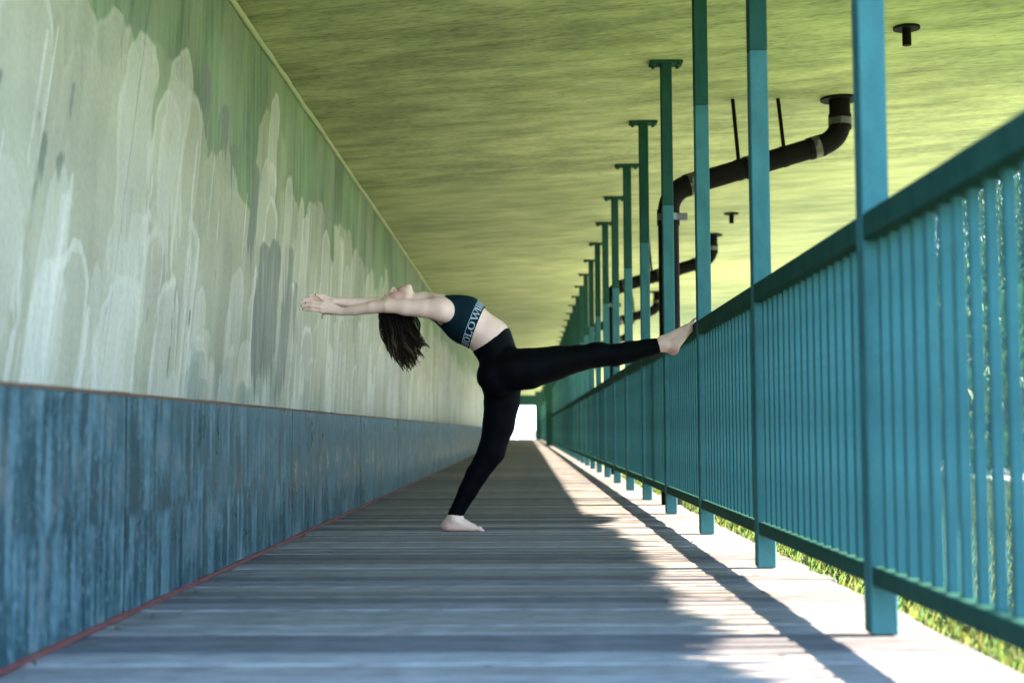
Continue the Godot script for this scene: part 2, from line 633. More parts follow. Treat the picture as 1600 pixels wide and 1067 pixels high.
func wall_texture(w: int, h: int, d0: float, dl: float, near: bool, seed_: int) -> ImageTexture:
	tw = w; th = h; td0 = d0; tdl = dl
	tr = PackedFloat32Array(); tr.resize(w * h)
	tg = tr.duplicate(); tb = tr.duplicate()
	tn = noise_bytes(w, h, 0.075, seed_, 1, 26, 3)
	tn2 = noise_bytes(w, h, 0.02, seed_ + 1, 1, 4, 4)
	var mot := noise_bytes(w, h, 0.006, seed_ + 2, 1, 2, 5)
	var fine := noise_bytes(w, h, 0.2, seed_ + 3, 1, 2, 2)
	# bare, green-stained concrete
	for i in w * h:
		var a := 1.0 + 0.35 * (mot[i] - 128) / 128.0 + 0.35 * (tn[i] - 128) / 128.0
		tr[i] = 0.115 * a
		tg[i] = 0.165 * a
		tb[i] = 0.085 * a
	var r := RandomNumberGenerator.new()
	r.seed = seed_
	var pale := Color(0.37, 0.345, 0.262)
	var paler := Color(0.58, 0.54, 0.475)
	var ochre := Color(0.29, 0.275, 0.185)
	var grey := Color(0.135, 0.145, 0.115)
	var tops := [[4.0, 2.35], [4.5, 2.2], [4.86, 1.98], [5.3, 2.22], [5.75, 2.26], [6.25, 2.22], [6.8, 2.02], [7.35, 1.9], [7.9, 1.92], [8.45, 2.55], [9.0, 2.2], [9.6, 1.9], [10.2, 2.3], [10.7, 2.0]]
	# under coat: wide coats whose tops end unevenly
	var d := d0 - 1.0
	while d < d0 + dl + 1.0:
		var z := 2.1
		if near:
			var best := 9.0
			for t in tops:
				if absf(t[0] - d) < best:
					best = absf(t[0] - d)
					z = t[1]
		else:
			z = r.randf_range(1.9, 2.45)
		stroke(d - LEAN * (z - 1.5), z + r.randf_range(-0.1, 0.04), r.randf_range(0.4, 0.6), r.randf_range(0.55, 0.8), pale.lerp(ochre, r.randf_range(0.2, 0.7)), 0.93, 0.05, 0.1, r.randf_range(0.3, 0.9))
		d += 0.3
	# green stain that runs down over the paint from the soffit
	for k in int(dl * 7.0):
		stroke(d0 + r.randf() * dl, 2.95, r.randf_range(1.35, 2.35), r.randf_range(0.06, 0.4), Color(0.13, 0.18, 0.085).lerp(pale, r.randf() * 0.45), r.randf_range(0.2, 0.55), 0.0, 0.35, 0.0)
	# worn, dirty streaks
	for k in int(dl * 7.0):
		var zt := r.randf_range(0.9, 2.3)
		stroke(d0 + r.randf() * dl, zt, zt - r.randf_range(0.3, 1.1), r.randf_range(0.04, 0.25), ochre.lerp(grey, r.randf_range(0.0, 0.55)), r.randf_range(0.15, 0.4), 0.0, 0.35)
	# thin roller coats: little body, a thick pale rim
	for k in int(dl * 3.2):
		var zt := r.randf_range(1.0, 2.25)
		var at := d0 + r.randf() * dl
		var wd := r.randf_range(0.25, 0.55)
		var len_ := r.randf_range(0.6, 1.4)
		stroke(at, zt, zt - len_, wd, paler.lerp(pale, r.randf() * 0.5), r.randf_range(0.35, 0.7), 0.1, 0.3)
		stroke(at, zt - 0.05, zt - len_ - 0.2, wd * 0.82, pale.lerp(ochre, r.randf_range(0.1, 0.8)), r.randf_range(0.6, 0.9), 0.0, 0.3)
	# thin white runs and drips
	for k in int(dl * 6.0):
		var zt := r.randf_range(0.8, 2.2)
		stroke(d0 + r.randf() * dl, zt, zt - r.randf_range(0.2, 0.9), r.randf_range(0.012, 0.05), paler, r.randf_range(0.25, 0.8), 0.0, 0.25, 1.5)
	# whiter smears over the lower half
	for k in int(dl * 5.0):
		var zt := r.randf_range(0.75, 1.45)
		stroke(d0 + r.randf() * dl, zt, 0.5, r.randf_range(0.08, 0.4), paler, r.randf_range(0.12, 0.45), 0.06, 0.15)
	# chips where the coat has flaked to dark concrete
	for k in int(dl * 5.0):
		var zt := r.randf_range(0.7, 1.9)
		stroke(d0 + r.randf() * dl, zt, zt - r.randf_range(0.02, 0.10), r.randf_range(0.012, 0.035), Color(0.10, 0.12, 0.12), r.randf_range(0.4, 0.85), 0.0, 0.05, 1.0)
	if near:
		# the dark patches that the photograph shows, where they stand
		for s in [[7.72, 2.1, 1.55, 0.2, 0.9], [7.95, 1.7, 0.8, 0.36, 0.85], [8.3, 1.75, 0.85, 0.44, 0.85], [8.75, 1.8, 0.75, 0.36, 0.75], [9.15, 1.55, 1.2, 0.16, 0.7], [6.55, 2.36, 2.12, 0.22, 0.95], [6.95, 2.26, 2.02, 0.25, 0.95], [7.2, 2.12, 1.9, 0.22, 0.9], [4.33, 1.52, 1.34, 0.06, 0.8], [4.48, 1.48, 1.36, 0.06, 0.75], [5.3, 1.5, 1.3, 0.05, 0.7], [4.6, 1.75, 1.6, 0.03, 0.7], [6.0, 1.2, 1.0, 0.04, 0.6]]:
			stroke(s[0] - LEAN * ((s[1] + s[2]) / 2.0 - 1.5), s[1], s[2], s[3], grey, s[4], 0.0, 0.16, 0.4)
		for k in 46:
			stroke(6.3 + r.randf() * 4.6, r.randf_range(0.68, 1.0), 0.5, r.randf_range(0.05, 0.3), Color(0.15, 0.19, 0.16), r.randf_range(0.12, 0.4), 0.0, 0.2, 0.2)
		for s in [[8.44, 2.68, 1.95, 0.3], [8.95, 2.25, 1.5, 0.28], [9.6, 2.1, 1.2, 0.32], [6.15, 2.32, 1.3, 0.42], [5.55, 2.22, 1.1, 0.46]]:
			stroke(s[0] - LEAN * (s[1] - 1.5), s[1], s[2], s[3], paler.lerp(pale, 0.6), 0.6, 0.12, 0.3)
	var px := PackedByteArray()
	px.resize(w * h * 3)
	for i in w * h:
		var a := 1.0 + 0.16 * (mot[i] - 128) / 128.0 + 0.10 * (fine[i] - 128) / 128.0
		px[i * 3] = s8(tr[i] * a)
		px[i * 3 + 1] = s8(tg[i] * a)
		px[i * 3 + 2] = s8(tb[i] * a)
	return tex_from(w, h, px)

func build_wall() -> void:
	var wall := thing("concrete_wall", "tall pale concrete wall covered in streaky overlapping roller strokes", "wall")
	var bump := gray_tex(1024, 512, noise_bytes(1024, 512, 0.08, 57, 1, 10, 4))
	var mats := []
	for k in 2:
		var m := StandardMaterial3D.new()
		m.albedo_texture = wall_texture(1440 if k == 0 else 1024, 600 if k == 0 else 384, 2.6 if k == 0 else 0.0, 8.4 if k == 0 else 15.0, k == 0, 51 + 10 * k)
		m.roughness = 0.7
		m.heightmap_enabled = true
		m.heightmap_texture = bump
		m.heightmap_scale = 0.3
		mats.append(m)
	# sections between leaning construction joints: d at z = 0
	var cuts := [2.3, 4.72, 10.6, 25.0, FAR_D]
	for k in 4:
		var lean0 := 0.0 if k == 0 else 0.356
		var lean1 := 0.0 if k == 3 else 0.356
		var a: float = cuts[k] + (0.004 if k > 0 else 0.0)
		var b: float = cuts[k + 1] - (0.004 if k < 3 else 0.0)
		var top := CEIL + 0.05
		var mb := MB.new()
		var c := [Vector3(0, 0, -a), Vector3(0, 0, -b), Vector3(0, top, -(b + lean1 * top)), Vector3(0, top, -(a + lean0 * top))]
		var uv := []
		for p in c:
			if k < 2:
				uv.append(Vector2((-p.z - 2.6) / 8.4, 1.0 - (p.y - 0.6) / 2.3))
			else:
				uv.append(Vector2(-p.z / 15.0, 1.0 - (p.y - 0.6) / 2.3))
		var fx := Vector3(WALL_X, 0, 0)
		var bx := Vector3(WALL_X - 0.45, 0, 0)
		mb.quad(c[0] + fx, c[1] + fx, c[2] + fx, c[3] + fx, Vector3.RIGHT, uv)
		mb.quad(c[0] + bx, c[1] + bx, c[2] + bx, c[3] + bx, Vector3.LEFT, uv)
		for j in 4:
			mb.quad(c[j] + fx, c[(j + 1) % 4] + fx, c[(j + 1) % 4] + bx, c[j] + bx, (c[j] + c[(j + 1) % 4] - c[0] - c[2]), [uv[j], uv[(j + 1) % 4], uv[(j + 1) % 4], uv[j]])
		part("wall_section", mb.mesh(), mats[0 if k < 2 else 1], wall)
	# a bead of mortar in the corner below the soffit
	var path := PackedVector3Array()
	var rad := PackedFloat32Array()
	var r := RandomNumberGenerator.new()
	r.seed = 5
	var d := 2.65
	while d < FAR_D:
		path.append(Vector3(WALL_X + 0.008 + r.randf_range(-0.003, 0.003), CEIL - 0.035 + r.randf_range(-0.004, 0.004), -d))
		rad.append(r.randf_range(0.016, 0.023))
		d += 0.25 if d < 20 else 1.5
	var mb2 := MB.new()
	mb2.tube(path, rad, 8)
	part("corner_bead", mb2.mesh(), mat(Color(0.36, 0.37, 0.22), 0.85), wall)

# ------------------------------------------------------------------ metal wainscot
func build_wainscot() -> void:
	var o := thing("metal_wainscot", "low blue grey metal cladding with pale vertical streaks along the wall", "cladding")
	var w := 1024
	var h := 320
	var mats := []
	for k in 3:
		var run := noise_bytes(w, h, 0.055, 61 + k, 1, 20, 5)
		var run2 := noise_bytes(w, h, 0.16, 64 + k, 1, 22, 2)
		var mot := noise_bytes(w, h, 0.012, 67 + k, 1, 2.2, 5)
		var fine := noise_bytes(w, h, 0.12, 70 + k, 1, 2.5, 3)
		var px := PackedByteArray()
		px.resize(w * h * 3)
		var rg := PackedByteArray()
		rg.resize(w * h)
		for i in w * h:
			var m := mot[i] / 255.0
			var t := clampf((run[i] / 255.0 - 0.5) * 1.5 + (m - 0.5) * 0.75 + 0.33 + (fine[i] - 128) / 350.0, 0.1, 1)
			var t2 := clampf((run2[i] - 165) / 45.0, 0, 1) * clampf((m - 0.35) * 4.0, 0, 1)
			t = clampf(t + t2 * 0.55, 0, 1)
			var c := Color(0.0075, 0.031, 0.039).lerp(Color(0.095, 0.172, 0.205), t)
			if fine[i] > 205:
				c = c.lerp(Color(0.2, 0.26, 0.29), 0.5)
			var warm := clampf((m - 0.66) * 4.0, 0, 1) * 0.4
			c = c.lerp(Color(0.15, 0.13, 0.11), warm)
			px[i * 3] = s8(c.r); px[i * 3 + 1] = s8(c.g); px[i * 3 + 2] = s8(c.b)
			rg[i] = clampi(int(85 + 60 * t + (mot[i] - 128) * 0.3), 0, 255)
		var m := StandardMaterial3D.new()
		m.albedo_texture = tex_from(w, h, px)
		m.roughness = 1.0
		m.roughness_texture = gray_tex(w, h, rg)
		m.metallic = 0.0
		m.metallic_specular = 0.22
		m.uv1_triplanar = false
		mats.append(m)
	var pitch := 2.714
	var x := PANEL_X
	var top := 0.6283
	var first := 3.822 - pitch
	var k := 0
	var d := first
	while d < FAR_D:
		var a := d + 0.006
		var b := minf(d + pitch - 0.006, FAR_D)
		var mb := MB.new()
		var sh := fmod(k * 0.37, 1.0)
		var bow := 0.0008 * sin(k * 1.7)
		var lo := Vector3(x - 0.035 + bow, 0.012, -b)
		var hi := Vector3(x + bow, top, -a)
		mb.quad(Vector3(hi.x, lo.y, -a), Vector3(hi.x, lo.y, -b), Vector3(hi.x, hi.y, -b), Vector3(hi.x, hi.y, -a), Vector3.RIGHT, [Vector2(sh, 1), Vector2(sh + 1, 1), Vector2(sh + 1, 0), Vector2(sh, 0)])
		mb.quad(Vector3(lo.x, hi.y, -a), Vector3(lo.x, hi.y, -b), hi * Vector3(1, 1, 0) + Vector3(0, 0, -b), Vector3(hi.x, hi.y, -a), Vector3.UP)
		for e in [-a, -b]:
			mb.quad(Vector3(lo.x, lo.y, e), Vector3(hi.x, lo.y, e), Vector3(hi.x, hi.y, e), Vector3(lo.x, hi.y, e), Vector3(0, 0, 1 if e == -a else -1))
		part("panel", mb.mesh(), mats[k % 3], o)
		part("joint", box_mesh(Vector3(x - 0.03, 0.014, -d - 0.0035), Vector3(x + 0.0012, top - 0.006, -d + 0.0035), 0.0), M.iron, o)
		k += 1
		d += pitch
	part("backing", box_mesh(Vector3(WALL_X - 0.01, 0.0, -FAR_D), Vector3(x - 0.04, top - 0.012, -1.12)), M.iron, o)
	# rusty angle along the top and a red strip along the deck
	var r := RandomNumberGenerator.new()
	r.seed = 9
	var cap := MB.new()
	var strip := MB.new()
	d = 1.12
	while d < FAR_D:
		var l := 0.16 if d < 16 else 2.0
		var e := r.randf_range(-0.0012, 0.0012)
		cap.box(Vector3(WALL_X + 0.002, top - 0.004, -(d + l - 0.0005)), Vector3(x + 0.005 + e, top + 0.0055 + e, -d))
		var e2 := r.randf_range(-0.003, 0.004)
		strip.box(Vector3(x - 0.03, 0.001, -(d + l - 0.0005)), Vector3(x + 0.011 + e2, 0.013 + e2 * 0.6, -d))
		d += l
	part("cap_strip", cap.mesh(), M.rust, o)
	part("base_strip", strip.mesh(), M.red_strip, o)

# ------------------------------------------------------------------ railing
func build_railing() -> void:
	var half := 0.035
	var repaint := 1.95
	var shaft := box_mesh(Vector3(-half, 0.0, -half), Vector3(half, repaint, half), 0.004)
	var shaft_up := box_mesh(Vector3(-half, repaint, -half), Vector3(half, CEIL - 0.012, half), 0.004)
	var plate := box_mesh(Vector3(-0.105, CEIL - 0.018, -0.06), Vector3(0.105, CEIL - 0.001, 0.06), 0.002)
	var bolt := MB.new()
	bolt.tube(PackedVector3Array([Vector3(0, -0.012, 0), Vector3(0, 0.001, 0)]), PackedFloat32Array([0.013, 0.013]), 6)
	var bolt_mesh := bolt.mesh()
	var foot := box_mesh(Vector3(-0.05, 0.0005, -0.05), Vector3(0.05, 0.008, 0.05), 0.002)
	var n := 0
	var d := POST_D - STEP
	var count := int((FAR_D - d) / STEP)
	var tops := [1.95, 1.95, 1.985, 2.18, 1.945, 1.94]
	for i in count:
		var o := thing("support_post", "square teal steel post that the raised toes rest against" if i == 3 else "square teal steel post from deck to soffit, darker above its repaint line", "post", Vector3(POST_X, 0, -(d + i * STEP)), "steel posts along the walkway")
		if i == 0:
			o.set_meta("label", "short teal end post of the railing, outside the soffit")
			part("shaft", box_mesh(Vector3(-half, 0.0, -half), Vector3(half, 1.1, half), 0.004), M.teal, o)
			part("cap", box_mesh(Vector3(-half - 0.004, 1.1, -half - 0.004), Vector3(half + 0.004, 1.108, half + 0.004), 0.002), M.old_and_shade_teal, o)
			continue
		if i < tops.size() and tops[i] != repaint:
			part("lower_shaft", box_mesh(Vector3(-half, 0.0, -half), Vector3(half, tops[i], half), 0.004), M.teal, o)
			part("upper_shaft", box_mesh(Vector3(-half, tops[i], -half), Vector3(half, CEIL - 0.012, half), 0.004), M.old_and_shade_teal, o)
		else:
			part("lower_shaft", shaft, M.teal, o)
			part("upper_shaft", shaft_up, M.old_and_shade_teal, o)
		var hp := part("head_plate", plate, M.old_and_shade_teal, o)
		if i < 14:
			for s in [[-1, 1], [1, 1], [-1, -1], [1, -1]]:
				part("bolt", bolt_mesh, M.old_and_shade_teal, hp, Vector3(s[0] * 0.078, CEIL - 0.019, s[1] * 0.04))
	# one railing panel per bay
	var pick := box_mesh(Vector3(-0.012, 0.172, -0.012), Vector3(0.012, 1.006, 0.012), 0.002)
	var L := STEP - 2 * half - 0.002
	var top_rail := box_mesh(Vector3(-0.035, 1.005, -L / 2), Vector3(0.035, RAIL_TOP, L / 2), 0.005)
	var low_rail := box_mesh(Vector3(-0.03, 0.125, -L / 2), Vector3(0.03, 0.173, L / 2), 0.004)
	var np := 16
	var gap := (STEP) / (np + 1)
	var joined := MB.new()
	for k in np:
		joined.box(Vector3(-0.0135, 0.172, -STEP / 2 + gap * (k + 1) - 0.0135), Vector3(0.0135, 1.006, -STEP / 2 + gap * (k + 1) + 0.0135))
	var joined_mesh := joined.mesh()
	var r := RandomNumberGenerator.new()
	r.seed = 17
	for i in count - 1:
		var mid := d + (i + 0.5) * STEP
		var o := thing("railing_panel", "teal steel railing panel of square pickets between two posts", "railing", Vector3(POST_X, 0, -mid), "railing panels between the posts")
		part("top_rail", top_rail, M.old_and_shade_teal, o)  # both rails use the darker tone: their shade is put into the colour
		part("bottom_rail", low_rail, M.old_and_shade_teal, o)
		if i < 19:
			for k in np:
				var p := part("picket", pick, M.teal, o, Vector3(0, 0, STEP / 2 - gap * (k + 1) + r.randf_range(-0.002, 0.002)))
				p.rotation.y = r.randf_range(-0.03, 0.03)
		else:
			part("picket_row", joined_mesh, M.teal, o).set_meta("kind", "stuff")

# ------------------------------------------------------------------ drain pipes under the soffit
func arc(path: PackedVector3Array, a: Vector3, corner: Vector3, b: Vector3, n := 8) -> void:
	for k in n + 1:
		var t := float(k) / n
		path.append(a.lerp(corner, t).lerp(corner.lerp(b, t), t))

func build_pipes() -> void:
	var run := Vector3(-1.23, -0.36, 0)
	for i in 6:
		var d := 9.45 + 6.66 * i
		var words: String = ["black iron drain pipe hung from the soffit, nearest the raised foot", "black iron drain pipe hung from the soffit, second along the railing", "black iron drain pipe hung from the soffit, third along the railing", "black iron drain pipe far down the railing", "black iron drain pipe far down the railing", "black iron drain pipe far down the railing"][i]
		var o := thing("drain_pipe", words, "pipe", Vector3(2.245, 0, -d), "drain pipes along the railing")
		var r := 0.074
		var a := Vector3(0, CEIL, 0)
		var b := Vector3(0, CEIL - 0.17, 0)
		var c := Vector3(0, CEIL - 0.30, 0)
		var dir := run.normalized()
		var e := c + dir * 0.16
		var f := c + run - dir * 0.16
		var g := c + run
		var h := g + Vector3(0, -0.17, 0)
		var flange := MB.new()
		flange.tube(PackedVector3Array([a + Vector3(0, -0.016, 0), a + Vector3(0, -0.002, 0)]), PackedFloat32Array([0.135, 0.135]), 24)
		part("flange", flange.mesh(), M.iron, o)
		var drop := MB.new()
		drop.tube(PackedVector3Array([a, b]), PackedFloat32Array([r, r]), 20)
		part("outlet", drop.mesh(), M.iron, o)
		for el in [[b, c, e], [f, g, h]]:
			var p := PackedVector3Array()
			arc(p, el[0], el[1], el[2], 10)
			var q := PackedFloat32Array()
			for k in p.size():
				q.append(r * 1.03)
			var m := MB.new()
			m.tube(p, q, 20)
			part("elbow", m.mesh(), M.iron, o)
		var lateral := MB.new()
		lateral.tube(PackedVector3Array([e, f]), PackedFloat32Array([r, r]), 20)
		part("lateral_pipe", lateral.mesh(), M.iron, o)
		var down := MB.new()
		down.tube(PackedVector3Array([h, Vector3(h.x, -0.12, 0)]), PackedFloat32Array([r, r]), 20)
		part("downpipe", down.mesh(), M.iron, o)
		# rubber sleeves with steel bands
		for s in [[b, Vector3.DOWN, 0.0], [e, dir, 0.02], [e.lerp(f, 0.52), dir, 0.0], [f, dir, -0.02], [h, Vector3.DOWN, 0.02]]:
			var m := MB.new()
			var at: Vector3 = s[0] + s[1] * s[2]
			m.tube(PackedVector3Array([at - s[1] * 0.055, at + s[1] * 0.055]), PackedFloat32Array([r * 1.09, r * 1.09]), 20)
			var sl := part("coupling", m.mesh(), M.iron, o)
			var bm := MB.new()
			bm.tube(PackedVector3Array([at - s[1] * 0.024, at + s[1] * 0.024]), PackedFloat32Array([r * 1.115, r * 1.115]), 20)
			part("band", bm.mesh(), M.steel, sl)
			var sc := box_mesh(Vector3(-0.012, -0.022, -0.016), Vector3(0.012, 0.022, 0.016), 0.003)
			part("clamp_screw", sc, M.steel, sl, at + Vector3(0.0, 0, r * 1.14) + s[1].cross(Vector3(0, 0, 1)) * 0.01)
		for t in [0.27, 0.62]:
			var q := e.lerp(f, t)
			var m := MB.new()
			m.tube(PackedVector3Array([q + Vector3(0, r * 0.9, 0), Vector3(q.x - 0.035, CEIL, 0)]), PackedFloat32Array([0.014, 0.014]), 8)
			m.tube(PackedVector3Array([q - dir * 0.016, q + dir * 0.016]), PackedFloat32Array([r * 1.05, r * 1.05]), 20)
			part("hanger_strap", m.mesh(), M.iron, o)
		var cl := MB.new()
		cl.box(Vector3(h.x + 0.03, 2.0, -0.02), Vector3(h.x + 0.13, 2.05, 0.06), 0.004)
		part("wall_clamp", cl.mesh(), M.steel, o)
	for i in 5:
		var d := 7.757 + 6.75 * i
		var words: String = ["short iron pipe stub with round flange under the dark soffit", "short iron pipe stub with round flange under the pale soffit"][mini(i, 1)]
		var o := thing("pipe_stub", words, "pipe stub", Vector3(2.245, CEIL, -d), "pipe stubs under the soffit")
		var m := MB.new()
		m.tube(PackedVector3Array([Vector3(0, -0.014, 0), Vector3(0, -0.002, 0)]), PackedFloat32Array([0.078, 0.078]), 18)
		part("flange", m.mesh(), M.iron, o)
		var s := MB.new()
		s.tube(PackedVector3Array([Vector3(0, -0.11, 0), Vector3(0, -0.01, 0)]), PackedFloat32Array([0.026, 0.026]), 14)
		part("stub", s.mesh(), M.iron, o)

# ------------------------------------------------------------------ far end
func build_far_end() -> void:
	for e in [[0.80, 46.3, 0.26, "thick dark teal column standing in the railing line", "column"], [0.70, 80.0, 0.36, "thick dark column near the bright far opening", "column"]]:
		var o := thing("column", e[3], e[4], Vector3(e[0], 0, -e[1]))
		var s: float = e[2] / 2
		part("shaft", box_mesh(Vector3(-s, 0.03, -s), Vector3(s, CEIL - 0.05, s), 0.02), M.old_and_shade_teal, o)
		part("base_plate", box_mesh(Vector3(-s - 0.05, 0, -s - 0.05), Vector3(s + 0.05, 0.03, s + 0.05), 0.006), M.old_and_shade_teal, o)
		part("head_plate", box_mesh(Vector3(-s - 0.05, CEIL - 0.05, -s - 0.05), Vector3(s + 0.05, CEIL, s + 0.05), 0.006), M.old_and_shade_teal, o)
	var p := MB.new()
	p.quad(Vector3(-6, -0.05, -FAR_D - 3.9), Vector3(9, -0.05, -FAR_D - 3.9), Vector3(9, -0.05, -FAR_D - 60), Vector3(-6, -0.05, -FAR_D - 60), Vector3.UP)
	var pm := mat(Color(0.48, 0.46, 0.41), 0.9)
	part("path", p.mesh(), pm, self).set_meta("kind", "structure")
	var w := thing("low_wall", "low beige wall beyond the bright far opening", "wall", Vector3(0, -0.05, -FAR_D - 22))
	part("wall_body", box_mesh(Vector3(-0.55, 0, -0.2), Vector3(8, 0.5, 0.2), 0.02), M.beige, w)
	part("coping", box_mesh(Vector3(-0.6, 0.5, -0.26), Vector3(8.05, 0.58, 0.26), 0.02), M.beige, w)
	var b := thing("bollard", "white round bollard at the bright far opening", "bollard", Vector3(-0.86, -0.05, -FAR_D - 8))
	var m := MB.new()
	m.tube(PackedVector3Array([Vector3(0, 0, 0), Vector3(0, 0.75, 0), Vector3(0, 0.88, 0), Vector3(0, 0.95, 0)]), PackedFloat32Array([0.22, 0.22, 0.16, 0.05]), 20)
	part("body", m.mesh(), M.white, b)
	var c := MB.new()
	c.tube(PackedVector3Array([Vector3(0, 0, 0), Vector3(0, 0.06, 0)]), PackedFloat32Array([0.27, 0.27]), 20)
	part("foot_ring", c.mesh(), M.white, b)

# ------------------------------------------------------------------ vegetation
func leaf_mat(c: Color) -> StandardMaterial3D:
	var m := mat(Color(1, 1, 1), 0.6)
	m.vertex_color_use_as_albedo = true
	m.backlight_enabled = true
	m.backlight = Color(0.25, 0.34, 0.06)
	m.cull_mode = BaseMaterial3D.CULL_DISABLED
	return m

func leaf(mb: MB, p: Vector3, size: float, r: RandomNumberGenerator) -> void:
	var dir := Vector3(r.randfn(), r.randfn() * 0.7 - 0.3, r.randfn()).normalized()
	var side := dir.cross(Vector3(r.randfn(), r.randfn(), r.randfn())).normalized()
	var nn := side.cross(dir).normalized()
	if nn.y < 0:
		nn = -nn
	var a := mb.vert(p, nn)
	var b := mb.vert(p + dir * size * 0.5 + side * size * 0.28, nn)
	var c := mb.vert(p + dir * size, nn)
	var e := mb.vert(p + dir * size * 0.5 - side * size * 0.28, nn)
	mb.tri_i(a, b, c, nn)
	mb.tri_i(a, c, e, nn)

func crown_mesh(seed_: int, size: Vector3, clumps: int, per: int, leaf_size: float, base: Color) -> ArrayMesh:
	var r := RandomNumberGenerator.new()
	r.seed = seed_
	var mb := MB.new()
	for k in clumps:
		var q := Vector3(r.randfn(), r.randfn(), r.randfn()).normalized() * pow(r.randf(), 0.4)
		var at := q * size
		var cr := r.randf_range(0.16, 0.3) * minf(size.x, size.y)
		var tone := r.randf_range(0.65, 1.35)
		for j in per:
			var s := r.randf_range(0.7, 1.3) * tone
			mb.color = Color(base.r * s * r.randf_range(0.8, 1.3), base.g * s, base.b * s)
			leaf(mb, at + Vector3(r.randfn(), r.randfn() * 0.7, r.randfn()) * cr * 0.6, leaf_size * r.randf_range(0.7, 1.3), r)
	return mb.mesh()

func trunk_mesh(seed_: int, height: float, rad: float, spread: Vector3) -> ArrayMesh:
	var r := RandomNumberGenerator.new()
	r.seed = seed_
	var mb := MB.new()
	var p := PackedVector3Array([Vector3(0, -0.1, 0), Vector3(0.03, height * 0.3, 0.02), Vector3(-0.05, height * 0.6, 0.05), Vector3(0.05, height, 0)])
	mb.tube(p, PackedFloat32Array([rad * 1.3, rad, rad * 0.8, rad * 0.45]), 10)
	for k in 7:
		var a := r.randf() * TAU
		var y := height * r.randf_range(0.5, 0.95)
		var tip := Vector3(cos(a) * spread.x * 0.7, y + spread.y * r.randf_range(0.2, 0.7), sin(a) * spread.z * 0.7)
		var s := Vector3(0, y, 0)
		mb.tube(PackedVector3Array([s, s.lerp(tip, 0.5) + Vector3(0, 0.2, 0), tip]), PackedFloat32Array([rad * 0.45, rad * 0.28, rad * 0.1]), 6)
	return mb.mesh()

